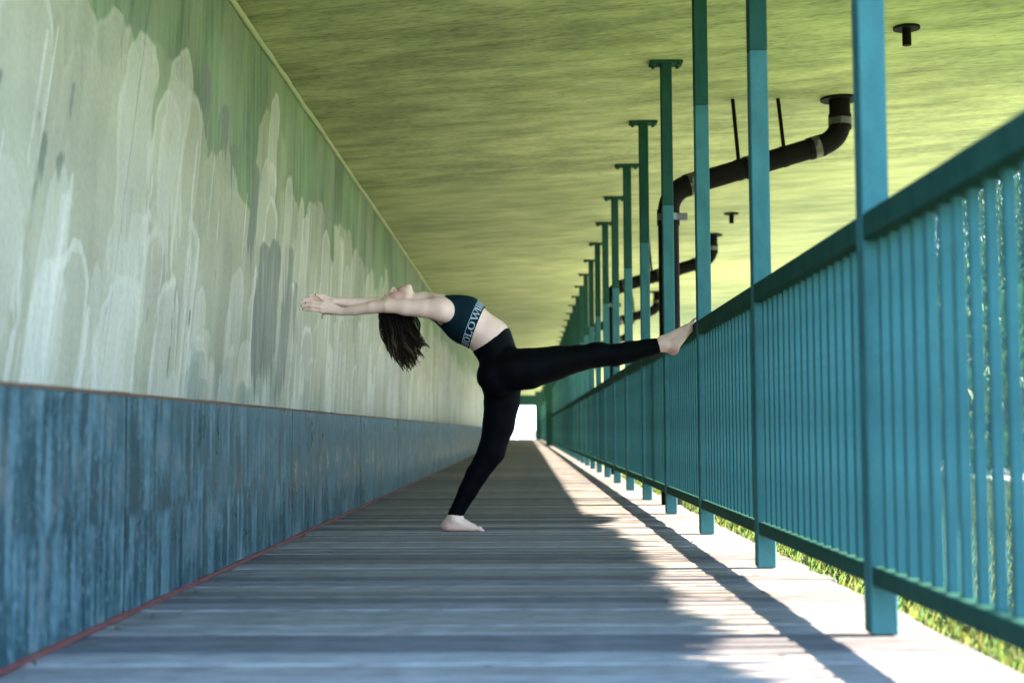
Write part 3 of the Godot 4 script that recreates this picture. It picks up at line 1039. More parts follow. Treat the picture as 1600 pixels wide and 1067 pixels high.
func build_green() -> void:
	var lm := leaf_mat(Color.WHITE)
	var bark := mat(Color(0.09, 0.07, 0.05), 0.9)
	var r := RandomNumberGenerator.new()
	r.seed = 77
	var crowns := []
	for k in 3:
		crowns.append(crown_mesh(200 + k, Vector3(2.6, 2.2, 2.6), 90, 60, 0.16, [Color(0.07, 0.13, 0.025), Color(0.10, 0.15, 0.03), Color(0.055, 0.105, 0.03)][k]))
	var trunk := trunk_mesh(300, 3.6, 0.16, Vector3(2.6, 2.2, 2.6))
	# trees on the lawn beyond the railing
	var spots := [[7.0, -1.2, 1.45], [13.5, 16.0, 1.15], [10.5, 27.0, 1.0], [15.0, 35.0, 1.3], [18.5, 24.0, 1.3], [22.0, 44.0, 1.5], [12.0, 50.0, 1.1], [26.0, 62.0, 1.6], [17.0, 74.0, 1.4], [20.0, 8.0, 1.3], [25.0, 30.0, 1.5], [13.5, 31.5, 1.2], [16.0, 43.0, 1.35], [19.0, 47.0, 1.4]]  # first tree: added out of view to shade the deck near the camera
	for i in spots.size():
		var s = spots[i]
		var o := thing("tree", ["leafy green tree on the lawn behind the railing", "yellow green tree on the lawn behind the railing", "dark green tree on the lawn behind the railing"][i % 3], "tree", Vector3(s[0], -0.14, -s[1]), "trees on the lawn")
		o.scale = Vector3.ONE * s[2]
		o.rotation.y = i * 1.3
		part("trunk", trunk, bark, o)
		part("crown", crowns[i % 3], lm, o, Vector3(0, 4.6, 0))
	var bush := crown_mesh(400, Vector3(1.1, 0.7, 1.1), 40, 55, 0.11, Color(0.085, 0.16, 0.03))
	var stem := trunk_mesh(401, 0.6, 0.05, Vector3(0.9, 0.5, 0.9))
	var tall := [[9.3, 25.5, 3.0], [11.0, 28.5, 3.4], [12.6, 32.0, 3.2], [11.2, 34.0, 3.0], [14.6, 36.5, 3.5], [16.5, 41.0, 3.6], [7.6, 21.0, 2.2], [-4.6, 1.2, 3.2], [-5.2, -2.4, 3.6], [-5.0, -6.4, 3.4], [-7.5, -0.5, 4.6]]  # last four are added out of view to block sky from the left
	for i in tall.size():
		var o := thing("bush", "tall dense green shrub in the row behind the lawn bushes" if i < 7 else "tall dense green shrub added out of view to block sky", "bush", Vector3(tall[i][0], -0.14, -tall[i][1]), "tall shrubs behind the lawn" if i < 7 else "added shrubs that block sky by the wall")
		o.scale = Vector3.ONE * tall[i][2]
		o.rotation.y = i * 1.9
		part("foliage", bush, lm, o, Vector3(0, 0.6, 0))
		part("stem", stem, bark, o)
	for i in 12:
		var d := 9.0 + i * 4.6
		var o := thing("bush", "rounded sunlit green bush at the back of the lawn", "bush", Vector3(8.0 + 0.22 * d * 0.5 + r.randf_range(-1, 1), -0.14, -d), "bushes at the back of the lawn")
		o.scale = Vector3.ONE * r.randf_range(1.0, 1.7)
		o.rotation.y = r.randf() * TAU
		part("foliage", bush, lm, o, Vector3(0, 0.6, 0))
		part("stem", stem, bark, o)
	# ivy added unseen along the slab edge to scallop its shadow
	var ivies := []
	for k in 4:
		var mb := MB.new()
		var q := RandomNumberGenerator.new()
		q.seed = 500 + k
		for j in 800:
			var x := q.randfn() * 0.22
			var drop := q.randf() * (0.19 + 0.03 * k) * exp(-x * x * 9.0)
			mb.color = Color(0.05, 0.11, 0.025) * q.randf_range(0.7, 1.4)
			leaf(mb, Vector3(0.03 + q.randf() * 0.08, (0.15 if k != 1 else 0.12) - drop, x), q.randf_range(0.05, 0.08), q)
		for j in 5:
			var x := q.randfn() * 0.15
			mb.color = Color(0.06, 0.045, 0.03)
			mb.tube(PackedVector3Array([Vector3(0.03, 0.3, x), Vector3(0.05, 0.1, x + 0.02), Vector3(0.05, -0.1, x + 0.03)]), PackedFloat32Array([0.005, 0.004, 0.002]), 5)
		ivies.append(mb.mesh())
	var d := 1.4
	var i := 0
	while d < 8.5:
		var o := thing("shade_ivy", "ivy clump added out of view to scallop the slab shadow", "shade_ivy", Vector3(EDGE_X, CEIL, -d), "ivy along the slab edge")
		o.scale = Vector3(1, r.randf_range(0.7, 1.15) * (1.7 if d > 3.0 and d < 3.7 else 0.38), 1)
		part("foliage", ivies[i % 4], lm, o)
		i += 1
		d += r.randf_range(0.55, 1.15)
	# dry bits blown onto the boards
	var bits := MB.new()
	var lr := RandomNumberGenerator.new()
	lr.seed = 91
	for k in 150:
		var dd := 2.7 + 9.0 * pow(lr.randf(), 1.3)
		var at := Vector3(lr.randf_range(-1.1, 1.02), 0.004, -dd)
		if k % 3 == 0:
			at.x = PANEL_X + 0.02 + absf(lr.randfn()) * 0.06
		elif k % 3 == 1:
			at.x = lr.randf_range(0.3, 0.95)
		bits.color = Color(0.06, 0.04, 0.025) * lr.randf_range(0.5, 1.6)
		var a := lr.randf() * TAU
		var u := Vector3(cos(a), lr.randf_range(-0.1, 0.25), sin(a)) * lr.randf_range(0.006, 0.018)
		var v := Vector3(-sin(a), lr.randf_range(0.0, 0.3), cos(a)) * lr.randf_range(0.003, 0.008)
		bits.quad(at - u, at + v, at + u, at - v, Vector3.UP)
	var bit := part("leaf_litter", bits.mesh(), lm, self)
	bit.set_meta("kind", "stuff")
	bit.set_meta("label", "dry brown leaf bits scattered on the deck boards")
	bit.set_meta("category", "litter")
	# grass beside the deck
	var blade := MB.new()
	var q := RandomNumberGenerator.new()
	q.seed = 8
	for k in 7:
		var a := q.randf() * TAU
		var lean := Vector3(cos(a), 0, sin(a))
		var side := Vector3(-lean.z, 0, lean.x) * 0.004
		var base := Vector3(q.randfn() * 0.02, 0, q.randfn() * 0.02)
		var hgt := q.randf_range(0.05, 0.11)
		var nn := (lean * 0.5 + Vector3.UP).normalized()
		var p := [base - side, base + side, base + lean * 0.012 + Vector3.UP * hgt * 0.6 + side * 0.7, base + lean * 0.012 + Vector3.UP * hgt * 0.6 - side * 0.7]
		blade.quad(p[0], p[1], p[2], p[3], nn)
		var t := blade.vert(base + lean * 0.04 + Vector3.UP * hgt, nn)
		blade.tri_i(t - 1, t - 2, t, nn)
	var mm := MultiMesh.new()
	mm.transform_format = MultiMesh.TRANSFORM_3D
	mm.use_colors = true
	mm.mesh = blade.mesh()
	var total := 26000
	mm.instance_count = total
	for k in total:
		var dd := 1.0 + 17.0 * pow(q.randf(), 1.4)
		var x := 1.1 + 4.5 * pow(q.randf(), 1.5)
		var s := q.randf_range(0.7, 1.4)
		mm.set_instance_transform(k, Transform3D(Basis(Vector3.UP, q.randf() * TAU).scaled(Vector3.ONE * s), Vector3(x, -0.142, -dd)))
		var v := q.randf_range(0.7, 1.3)
		mm.set_instance_color(k, Color(0.085 * v * q.randf_range(0.7, 2.1), 0.165 * v, 0.04 * v))
	var gi := MultiMeshInstance3D.new()
	gi.name = "grass"
	gi.multimesh = mm
	gi.material_override = lm
	gi.set_meta("kind", "stuff")
	gi.set_meta("label", "short bright green grass beside the deck edge")
	gi.set_meta("category", "grass")
	add_child(gi)

# ------------------------------------------------------------------ person
# The figure is a field of tapered bones joined by smooth minima and meshed as surface nets.
var B_a := PackedVector3Array()
var B_d := PackedVector3Array()      # end minus start, z already divided by the bone's width factor
var B_l := PackedFloat32Array()      # squared length of B_d
var B_r := PackedFloat32Array()
var B_s := PackedFloat32Array()      # end radius minus start radius
var B_w := PackedFloat32Array()      # 1 / width factor across the picture plane
var B_k := PackedFloat32Array()      # blend
var B_g := PackedInt32Array()        # 0 body, 1 and 2 hands, 3 carved away
var base := Vector3.ZERO

func pp(px: float, py: float, dz := 0.0) -> Vector3:
	return on_depth(px, py, PD - dz) - base

func bone(a: Vector3, b: Vector3, ra: float, rb: float, wide := 1.0, k := 0.03, g := 0) -> int:
	var e := b - a
	e.z /= wide
	B_a.append(a); B_d.append(e); B_l.append(maxf(e.length_squared(), 1e-9))
	B_r.append(ra); B_s.append(rb - ra); B_w.append(1.0 / wide); B_k.append(k); B_g.append(g)
	return B_a.size() - 1

func bone_dist(i: int, p: Vector3) -> float:
	var q := p - B_a[i]
	q.z *= B_w[i]
	var e := B_d[i]
	var t := clampf(q.dot(e) / B_l[i], 0.0, 1.0)
	return (q - e * t).length() - B_r[i] - B_s[i] * t

func field(p: Vector3, list: PackedInt32Array) -> float:
	var f := 1.0
	var h1 := 1.0
	var h2 := 1.0
	var cut := 1.0
	for i in list:
		var q := p - B_a[i]
		q.z *= B_w[i]
		var e := B_d[i]
		var t := clampf(q.dot(e) / B_l[i], 0.0, 1.0)
		var d := (q - e * t).length() - B_r[i] - B_s[i] * t
		var k := B_k[i]
		var g := B_g[i]
		if g == 0:
			var h := maxf(k - absf(f - d), 0.0)
			f = minf(f, d) - h * h / k * 0.25
		elif g == 1:
			var h := maxf(k - absf(h1 - d), 0.0)
			h1 = minf(h1, d) - h * h / k * 0.25
		elif g == 2:
			var h := maxf(k - absf(h2 - d), 0.0)
			h2 = minf(h2, d) - h * h / k * 0.25
		else:
			cut = minf(cut, d)
	if h1 < 0.5:
		var h := maxf(0.012 - absf(f - h1), 0.0)
		f = minf(f, h1) - h * h / 0.012 * 0.25
	if h2 < 0.5:
		var h := maxf(0.012 - absf(f - h2), 0.0)
		f = minf(f, h2) - h * h / 0.012 * 0.25
	if cut < 0.5:
		var h := maxf(0.012 - absf(f + cut), 0.0)
		f = maxf(f, -cut) + h * h / 0.012 * 0.25
	return maxf(f, -p.y)

func net(mb: MB, lo: Vector3, hi: Vector3, cell: float, all: PackedInt32Array, shape: Callable, skip: Array, paint: Callable) -> void:
	# shape(p, body distance) gives the distance that is meshed
	var nb := Vector3i(((hi - lo) / (cell * 8.0)).ceil())
	var nx := nb.x * 8 + 2
	var ny := nb.y * 8 + 2
	var vid := {}
	var edges := PackedInt32Array()
	var half := cell * 4.0
	var reach := half * 1.7321
	var s := PackedFloat32Array()
	s.resize(729)
	var start := mb.v.size()
	for bz in nb.z:
		for by in nb.y:
			for bx in nb.x:
				var o := lo + Vector3(bx, by, bz) * cell * 8.0
				var mid := o + Vector3.ONE * half
				var best := 1.0
				var ds := PackedFloat32Array()
				for i in all:
					var d := bone_dist(i, mid)
					ds.append(d)
					if B_g[i] != 3:
						best = minf(best, d)
				if best > reach * 1.1 + 0.012:
					continue
				var list := PackedInt32Array()
				for j in all.size():
					if ds[j] < best + 2.0 * reach + 0.035:
						list.append(all[j])
				var c: float = shape.call(mid, field(mid, list))
				if absf(c) > reach * 1.12 + 0.003:
					continue
				var any_in := false
				var any_out := false
				var m := 0
				for z in 9:
					for y in 9:
						for x in 9:
							var p := o + Vector3(x, y, z) * cell
							var f: float = shape.call(p, field(p, list))
							s[m] = f
							m += 1
							if f < 0.0:
								any_in = true
							else:
								any_out = true
				if not (any_in and any_out):
					continue
				for z in 8:
					for y in 8:
						for x in 8:
							var a := x + y * 9 + z * 81
							var c0 := s[a]; var c1 := s[a + 1]; var c2 := s[a + 9]; var c3 := s[a + 10]
							var c4 := s[a + 81]; var c5 := s[a + 82]; var c6 := s[a + 90]; var c7 := s[a + 91]
							var inside := int(c0 < 0) + int(c1 < 0) + int(c2 < 0) + int(c3 < 0) + int(c4 < 0) + int(c5 < 0) + int(c6 < 0) + int(c7 < 0)
							var gx := bx * 8 + x
							var gy := by * 8 + y
							var gz := bz * 8 + z
							var key := gx + nx * (gy + ny * gz)
							# edges that leave this corner
							if (c0 < 0) != (c1 < 0):
								edges.append(key); edges.append(0 if c0 < 0 else 3)
							if (c0 < 0) != (c2 < 0):
								edges.append(key); edges.append(1 if c0 < 0 else 4)
							if (c0 < 0) != (c4 < 0):
								edges.append(key); edges.append(2 if c0 < 0 else 5)
							if inside == 0 or inside == 8:
								continue
							var q := Vector3.ZERO
							var n := 0
							if (c0 < 0) != (c1 < 0): q += Vector3(c0 / (c0 - c1), 0, 0); n += 1
							if (c2 < 0) != (c3 < 0): q += Vector3(c2 / (c2 - c3), 1, 0); n += 1
							if (c4 < 0) != (c5 < 0): q += Vector3(c4 / (c4 - c5), 0, 1); n += 1
							if (c6 < 0) != (c7 < 0): q += Vector3(c6 / (c6 - c7), 1, 1); n += 1
							if (c0 < 0) != (c2 < 0): q += Vector3(0, c0 / (c0 - c2), 0); n += 1
							if (c1 < 0) != (c3 < 0): q += Vector3(1, c1 / (c1 - c3), 0); n += 1
							if (c4 < 0) != (c6 < 0): q += Vector3(0, c4 / (c4 - c6), 1); n += 1
							if (c5 < 0) != (c7 < 0): q += Vector3(1, c5 / (c5 - c7), 1); n += 1
							if (c0 < 0) != (c4 < 0): q += Vector3(0, 0, c0 / (c0 - c4)); n += 1
							if (c1 < 0) != (c5 < 0): q += Vector3(1, 0, c1 / (c1 - c5)); n += 1
							if (c2 < 0) != (c6 < 0): q += Vector3(0, 1, c2 / (c2 - c6)); n += 1
							if (c3 < 0) != (c7 < 0): q += Vector3(1, 1, c3 / (c3 - c7)); n += 1
							var p := o + (Vector3(x, y, z) + q / n) * cell
							vid[key] = mb.v.size()
							mb.color = paint.call(p)
							mb.vert(p, Vector3.ZERO)
	var dx := 1
	var dy := nx
	var dz := nx * ny
	for e in range(0, edges.size(), 2):
		var key := edges[e]
		var kind := edges[e + 1]
		var ax := kind % 3
		var u := dy if ax == 0 else (dz if ax == 1 else dx)
		var w := dz if ax == 0 else (dx if ax == 1 else dy)
		var ka := key - u - w
		var kb := key - w
		var kc := key
		var kd := key - u
		if not (vid.has(ka) and vid.has(kb) and vid.has(kc) and vid.has(kd)):
			continue
		var a: int = vid[ka]
		var b: int = vid[kb]
		var c: int = vid[kc]
		var d: int = vid[kd]
		if skip.size():
			var mid := (mb.v[a] + mb.v[c]) * 0.5
			var out := false
			for bx in skip:
				if (bx as AABB).has_point(mid):
					out = true
			if out:
				continue
		if kind >= 3:
			mb.ix.append_array([a, b, c, a, c, d])
		else:
			mb.ix.append_array([a, c, b, a, d, c])
	# smooth normals
	var nn := PackedVector3Array()
	nn.resize(mb.v.size())
	for t in range(0, mb.ix.size(), 3):
		var i := mb.ix[t]
		if i < start:
			continue
		var j := mb.ix[t + 1]
		var k := mb.ix[t + 2]
		var f := (mb.v[k] - mb.v[i]).cross(mb.v[j] - mb.v[i])
		nn[i] += f
		nn[j] += f
		nn[k] += f
	for i in range(start, mb.v.size()):
		mb.n[i] = nn[i].normalized() if nn[i].length() > 1e-14 else Vector3.UP

func aabb_of(pts: Array, grow: float) -> AABB:
	var b := AABB(pts[0], Vector3.ZERO)
	for p in pts:
		b = b.expand(p)
	return b.grow(grow)

func chain(pts: Array, radii: Array, wide := 1.0, k := 0.03, g := 0) -> void:
	for i in pts.size() - 1:
		bone(pts[i], pts[i + 1], radii[i], radii[i + 1], wide, k if i == 0 or k > 0.05 else minf(k, 0.01), g)

func build_person() -> void:
	base = Vector3.ZERO
	var stand := on_depth(720, 830, PD + 0.07)
	base = Vector3(stand.x, 0, stand.z)
	var who := thing("person", "barefoot person in black leggings bending backwards with one foot on the railing", "person", base)
	var NEAR := 0.072
	# ---- torso
	chain([pp(785, 572), pp(766, 528), pp(727, 501)], [0.104, 0.092, 0.106], 1.27, 0.06)
	bone(pp(727, 501), pp(700, 487), 0.106, 0.08, 1.38, 0.05)
	for s in [-1.0, 1.0]:
		bone(pp(726, 487, s * 0.06), pp(716, 484, s * 0.062), 0.072, 0.066, 1.0, 0.04)
		bone(pp(700, 489, s * 0.05), pp(690, 484, s * 0.145), 0.062, 0.05, 1.0, 0.04)
		bone(pp(772, 588, s * 0.068), pp(776, 596, s * 0.068), 0.086, 0.08, 1.0, 0.04)
	var torso_end := B_a.size()
	# ---- legs: standing on the left one, the right one raised
	chain([pp(787, 590, -NEAR), pp(784, 628, -NEAR), pp(779, 664, -NEAR), pp(768, 705, -NEAR)], [0.094, 0.089, 0.079, 0.062], 1.0, 0.03)
	chain([pp(768, 705, -NEAR), pp(757.5, 722, -NEAR), pp(745, 741, -NEAR), pp(731, 767, -NEAR), pp(712, 803, -NEAR), pp(708, 814, -NEAR)], [0.062, 0.057, 0.053, 0.045, 0.034, 0.03], 1.0, 0.03)
	chain([pp(803, 578, NEAR), pp(826, 576, NEAR), pp(868, 567, 0.068), pp(905, 559.5, 0.06), pp(934, 555.5, 0.052)], [0.106, 0.101, 0.083, 0.064, 0.053], 1.0, 0.03)
	chain([pp(934, 555.5, 0.052), pp(960, 555, 0.046), pp(986, 549.5, 0.04), pp(1012, 543.5, 0.03), pp(1036, 538, 0.024)], [0.053, 0.053, 0.051, 0.041, 0.033], 1.0, 0.02)
	bone(pp(930, 550, 0.056), pp(938, 550, 0.055), 0.042, 0.042, 1.0, 0.03)
	var legs_end := B_a.size()
	# ---- feet
	var toes := []
	var nails := []
	# standing foot: heel left, toes right, inner side to the camera
	var fy := -NEAR
	bone(pp(707, 812, fy), pp(698, 821, fy), 0.031, 0.029, 1.05, 0.02)
	bone(pp(698, 821.5, fy), pp(694.5, 823, fy), 0.028, 0.023, 1.1, 0.015)
	bone(pp(711, 813, fy), pp(738, 823.5, fy + 0.006), 0.033, 0.018, 1.35, 0.025)
	bone(pp(701, 824, fy), pp(740, 826, fy), 0.02, 0.014, 1.7, 0.02)
	bone(pp(738, 825, fy + 0.02), pp(739, 825.5, fy - 0.03), 0.017, 0.013, 1.0, 0.015)
	bone(pp(708, 811, fy + 0.03), pp(709, 811, fy + 0.03), 0.012, 0.012, 1.0, 0.02)
	for t in 5:
		var z: float = fy + 0.032 - t * 0.0165
		var x: float = 756.0 - [0.0, 0.5, 2.0, 4.0, 6.5][t]
		var rad: float = [0.0115, 0.008, 0.0078, 0.0074, 0.007][t]
		chain([pp(741, 825.5, z * 0.9 + fy * 0.1), pp(x - 6, 826.2, z), pp(x - 2.2, 828.0, z)], [0.012, rad, rad * 0.92], 1.0, 0.008)
		toes.append(pp(x - 2.2, 828, z))
		nails.append(pp(x - 1.5, 826.4 if t > 0 else 825.6, z + 0.002))
	# raised foot: heel down, toes hooked on the top rail
	var rx := POST_X - base.x - 0.03
	var ry := RAIL_TOP - base.y
	bone(pp(1036, 538, 0.024), pp(1050, 545, 0.024), 0.033, 0.027, 1.05, 0.02)
	bone(pp(1050, 545, 0.024), pp(1053, 547.5, 0.024), 0.026, 0.024, 1.1, 0.012)
	bone(pp(1038, 533, 0.024), pp(1074, 512, 0.02), 0.029, 0.02, 1.35, 0.025)
	bone(pp(1054, 543, 0.024), pp(1077, 515, 0.02), 0.022, 0.018, 1.6, 0.02)
	bone(pp(1076, 512.5, 0.05), pp(1078, 513.5, -0.012), 0.017, 0.018, 1.0, 0.015)
	bone(pp(1042, 540, 0.055), pp(1043, 540, 0.055), 0.012, 0.012, 1.0, 0.02)
	var rn := []
	for t in 5:
		var z: float = -0.016 + t * 0.0165
		var ln: float = [1.0, 0.95, 0.85, 0.72, 0.6][t]
		var rad: float = [0.0115, 0.0082, 0.0078, 0.0074, 0.007][t]
		var a := pp(1078, 509.5, z)
		var b := a + Vector3(0.022, 0.026, 0) * ln
		var c := b + Vector3(0.010, 0.008, 0) * ln
		chain([a, b, c], [0.013, rad, rad * 0.9], 1.0, 0.008)
		nails.append(c + Vector3(-0.003, 0.008, 0.003))
		rn.append(c)
	# ---- neck, head
	chain([pp(684, 484), pp(670, 479), pp(652, 473), pp(634, 477)], [0.066, 0.054, 0.048, 0.05], 1.0, 0.03)
	bone(pp(662, 464, 0.0), pp(690, 470, 0.0), 0.026, 0.03, 1.6, 0.03)
	for s in [-1.0, 1.0]:
		bone(pp(668, 474, s * 0.03), pp(688, 481, s * 0.13), 0.03, 0.038, 1.0, 0.03)
		bone(pp(674, 466, s * 0.03), pp(684, 470, s * 0.13), 0.016, 0.018, 1.0, 0.03)   # collar bones
	var O := pp(626, 480)
	var C := Vector3(-0.848, -0.53, 0)
	var F := Vector3(-0.53, 0.848, 0)
	var Z := Vector3(0, 0, 1)
	var hd := func(c: float, f: float, z := 0.0) -> Vector3: return O + C * c + F * f + Z * z
	bone(hd.call(0.032, -0.03), hd.call(0.03, 0.018), 0.080, 0.077, 0.93, 0.03)
	bone(hd.call(-0.015, 0.02), hd.call(-0.055, 0.042), 0.062, 0.04, 0.95, 0.03)
	for s in [-1.0, 1.0]:
		bone(hd.call(-0.03, 0.0, s * 0.048), hd.call(-0.084, 0.056, s * 0.013), 0.018, 0.013, 1.0, 0.02)
		bone(hd.call(-0.008, 0.062, s * 0.037), hd.call(-0.012, 0.05, s * 0.048), 0.019, 0.018, 1.0, 0.02)
		bone(hd.call(-0.024, 0.091, s * 0.011), hd.call(-0.022, 0.088, s * 0.012), 0.0075, 0.007, 1.0, 0.006)
		bone(hd.call(0.018, 0.075, s * 0.031), hd.call(0.018, 0.0745, s * 0.032), 0.0125, 0.0125, 1.1, 0.006)
		chain([hd.call(0.02, -0.012, s * 0.073), hd.call(0.0, -0.02, s * 0.076), hd.call(-0.02, -0.008, s * 0.07)], [0.009, 0.009, 0.007], 0.8, 0.006)
		bone(hd.call(0.02, 0.094, s * 0.029), hd.call(0.016, 0.092, s * 0.036), 0.011, 0.010, 1.0, 0.01, 3)
	bone(hd.call(-0.090, 0.070), hd.call(-0.093, 0.068), 0.0135, 0.013, 1.4, 0.015)
	bone(hd.call(0.024, 0.082), hd.call(-0.020, 0.104), 0.009, 0.0098, 1.0, 0.008)
	bone(hd.call(-0.0455, 0.0875), hd.call(-0.047, 0.087), 0.0075, 0.0075, 2.3, 0.006)
	bone(hd.call(-0.0585, 0.085), hd.call(-0.060, 0.0845), 0.008, 0.008, 2.0, 0.006)
	bone(hd.call(0.036, 0.082), hd.call(0.034, 0.083), 0.012, 0.012, 2.8, 0.015)
	# ---- arms
	var sh_n := pp(691, 485, 0.148)
	var el_n := pp(607, 477.5, 0.118)
	var wr_n := pp(535, 487, 0.034)
	chain([sh_n, pp(664, 482, 0.14), pp(634, 480, 0.13), el_n], [0.052, 0.047, 0.043, 0.034], 1.0, 0.035)
	chain([el_n, pp(582, 480, 0.092), pp(556, 484.5, 0.06), wr_n], [0.034, 0.033, 0.026, 0.02], 1.0, 0.02)
	var wr_f := pp(521, 471, -0.034)
	chain([pp(691, 482, -0.148), pp(634, 478, -0.13), pp(603, 476, -0.115)], [0.052, 0.043, 0.034], 1.0, 0.035)
	chain([pp(603, 476, -0.115), pp(578, 475, -0.09), pp(545, 473, -0.058), wr_f], [0.034, 0.033, 0.026, 0.02], 1.0, 0.02)
	# ---- hands: each finger a chain of its own
	var tips := []
	var hand := func(g: int, wrist: Vector3, fingers: Array, thumb: Array) -> void:
		for f in fingers:
			var pts := [wrist.lerp(f[0], 0.12)]
			for q in f:
				pts.append(q)
			chain(pts, [0.0155, 0.0105, 0.0083, 0.0064], 1.0, 0.007, g)
			tips.append([f[2], (f[2] - f[1]).normalized()])
		chain(thumb, [0.0145, 0.0105, 0.0088, 0.0068], 1.0, 0.012, g)
		tips.append([thumb[3], (thumb[3] - thumb[2]).normalized()])
	hand.call(1, wr_n, [
		[pp(509, 470.5, 0.034), pp(500.5, 465, 0.036), pp(493, 460.5, 0.034)],
		[pp(502.5, 475, 0.038), pp(489, 473, 0.036), pp(477.5, 473, 0.028)],
		[pp(500.5, 480.5, 0.038), pp(486, 478, 0.036), pp(471, 478, 0.026)],
		[pp(503, 486, 0.034), pp(488, 484, 0.032), pp(473.5, 483, 0.022)]],
		[wr_n.lerp(pp(516, 488, 0.02), 0.3), pp(516, 488.5, 0.016), pp(507, 488, 0.004), pp(499, 487, -0.002)])
	hand.call(2, wr_f, [
		[pp(503, 462.5, -0.03), pp(494, 461.3, -0.028), pp(483, 461.8, -0.02)],
		[pp(499, 467, -0.034), pp(486, 466.3, -0.03), pp(473.5, 468.5, -0.02)],
		[pp(498, 472, -0.034), pp(484, 471.5, -0.03), pp(469.5, 472.5, -0.018)],
		[pp(500, 478, -0.032), pp(486, 477.5, -0.028), pp(472, 478, -0.016)]],
		[wr_f.lerp(pp(511, 480, -0.03), 0.3), pp(512, 481, -0.03), pp(506, 488, -0.02), pp(503.3, 496, -0.014)])
	var all := PackedInt32Array(range(B_a.size()))
	# ---- skin colours
	var skin := Color(0.78, 0.50, 0.385)
	var spots := []
	for n in nails:
		spots.append([n, 0.0065, Color(0.008, 0.008, 0.02), 0.002])
	for t in tips:
		spots.append([t[0] + t[1] * 0.006 + Vector3(0, 0.0, 0.004 if t[0].z + base.z > -PD else -0.004), 0.0062, Color(0.012, 0.012, 0.035), 0.002])
	spots.append([pp(697, 824, -NEAR), 0.03, Color(0.50, 0.24, 0.20), 0.03])
	spots.append([pp(752, 828, -NEAR), 0.02, Color(0.56, 0.32, 0.25), 0.02])
	spots.append([pp(1053, 549, 0.03), 0.025, Color(0.50, 0.24, 0.19), 0.025])
	spots.append([hd.call(-0.0455, 0.0895), 0.016, Color(0.40, 0.15, 0.14), 0.004])
	spots.append([hd.call(-0.0595, 0.088), 0.015, Color(0.40, 0.15, 0.14), 0.004])
	for s in [-1.0, 1.0]:
		spots.append([hd.call(-0.02, 0.06, s * 0.05), 0.03, Color(0.58, 0.31, 0.25), 0.03])
	var fine_spots := spots
	var mot := FastNoiseLite.new()
	mot.seed = 4
	mot.frequency = 14.0
	var paint := func(p: Vector3) -> Color:
		var c := skin * (1.0 + 0.06 * mot.get_noise_3dv(p))
		c.r *= 1.0 + 0.03 * mot.get_noise_3dv(p * 3.0)
		for q in fine_spots:
			var d: float = p.distance_to(q[0])
			if d < q[1] + q[3]:
				c = c.lerp(q[2], clampf((q[1] + q[3] - d) / q[3], 0.0, 1.0))
		c.a = 1.0
		return c
	var plain := func(p: Vector3, f: float) -> float: return f
	# ---- skin, in boxes of finer and coarser cells
	var hands_box := aabb_of([pp(466, 457, 0.04), pp(538, 500, 0.04), pp(466, 457, -0.05), pp(538, 500, -0.05)], 0.016)
	var head_box := aabb_of([hd.call(0.14, 0.0), hd.call(-0.125, 0.0), hd.call(0, 0.125), hd.call(0, -0.12), hd.call(0, 0, 0.095), hd.call(0, 0, -0.095)], 0.0)
	head_box = AABB(Vector3(head_box.position.x, head_box.position.y, -0.095 - 0.0 + (O.z)), Vector3(pp(650, 470).x - head_box.position.x, head_box.size.y, 0.19))
	var foot_box := aabb_of([pp(682, 808, -NEAR - 0.06), pp(760, 832, -NEAR + 0.06)], 0.012)
	foot_box = AABB(Vector3(foot_box.position.x, -0.012, foot_box.position.z), Vector3(foot_box.size.x, foot_box.end.y + 0.012, foot_box.size.z))
	var rfoot_box := aabb_of([pp(1026, 556, -0.04), pp(1094, 494, 0.085)], 0.012)
	var upper_box := aabb_of([pp(530, 455, -0.24), pp(812, 560, 0.24)], 0.01)
	var skin_mb := MB.new()
	for e in [[hands_box, 0.0033, []], [foot_box, 0.004, []], [rfoot_box, 0.004, []], [head_box, 0.0039, [hands_box.grow(-0.006)]], [upper_box, 0.0082, [hands_box.grow(-0.008), head_box.grow(-0.008)]]]:
		net(skin_mb, e[0].position, e[0].end, e[1], all, plain, e[2], paint)
	var leg_box := aabb_of([pp(690, 520, -0.2), pp(1040, 815, 0.2)], 0.02)
	net(skin_mb, leg_box.position, leg_box.end, 0.013, all, plain, [upper_box.grow(-0.014), foot_box.grow(-0.014), rfoot_box.grow(-0.014)], paint)
	var sk := mat(Color(1, 1, 1), 0.48)
	sk.vertex_color_use_as_albedo = true
	sk.subsurf_scatter_enabled = true
	sk.subsurf_scatter_strength = 0.05
	print("skin ", Time.get_ticks_msec())
	part("body", skin_mb.mesh(), sk, who)
	# ---- leggings: a slightly larger skin, cut at waist and ankles
	var cloth := PackedInt32Array(range(legs_end))
	var wa := pp(765, 536)
	var w_front := pp(799, 514)
	var w_back := pp(744, 551)
	var w_dir := (w_front - w_back).normalized()
	var w_n := Vector3(-w_dir.y, w_dir.x, 0)                 # towards the chest
	if w_n.dot(pp(722, 500) - wa) < 0:
		w_n = -w_n
	var hem1 := pp(710, 808, -NEAR)
	var hem1_n := (pp(708, 816, -NEAR) - pp(714, 798, -NEAR)).normalized().rotated(Vector3(0, 0, 1), 0.25)
	var hem2 := pp(1029.5, 538.5, 0.024)
	var hem2_n := (pp(1036, 538, 0.024) - pp(1024, 541, 0.024)).normalized()
	var fold := FastNoiseLite.new()
	fold.seed = 12
	fold.frequency = 1.0
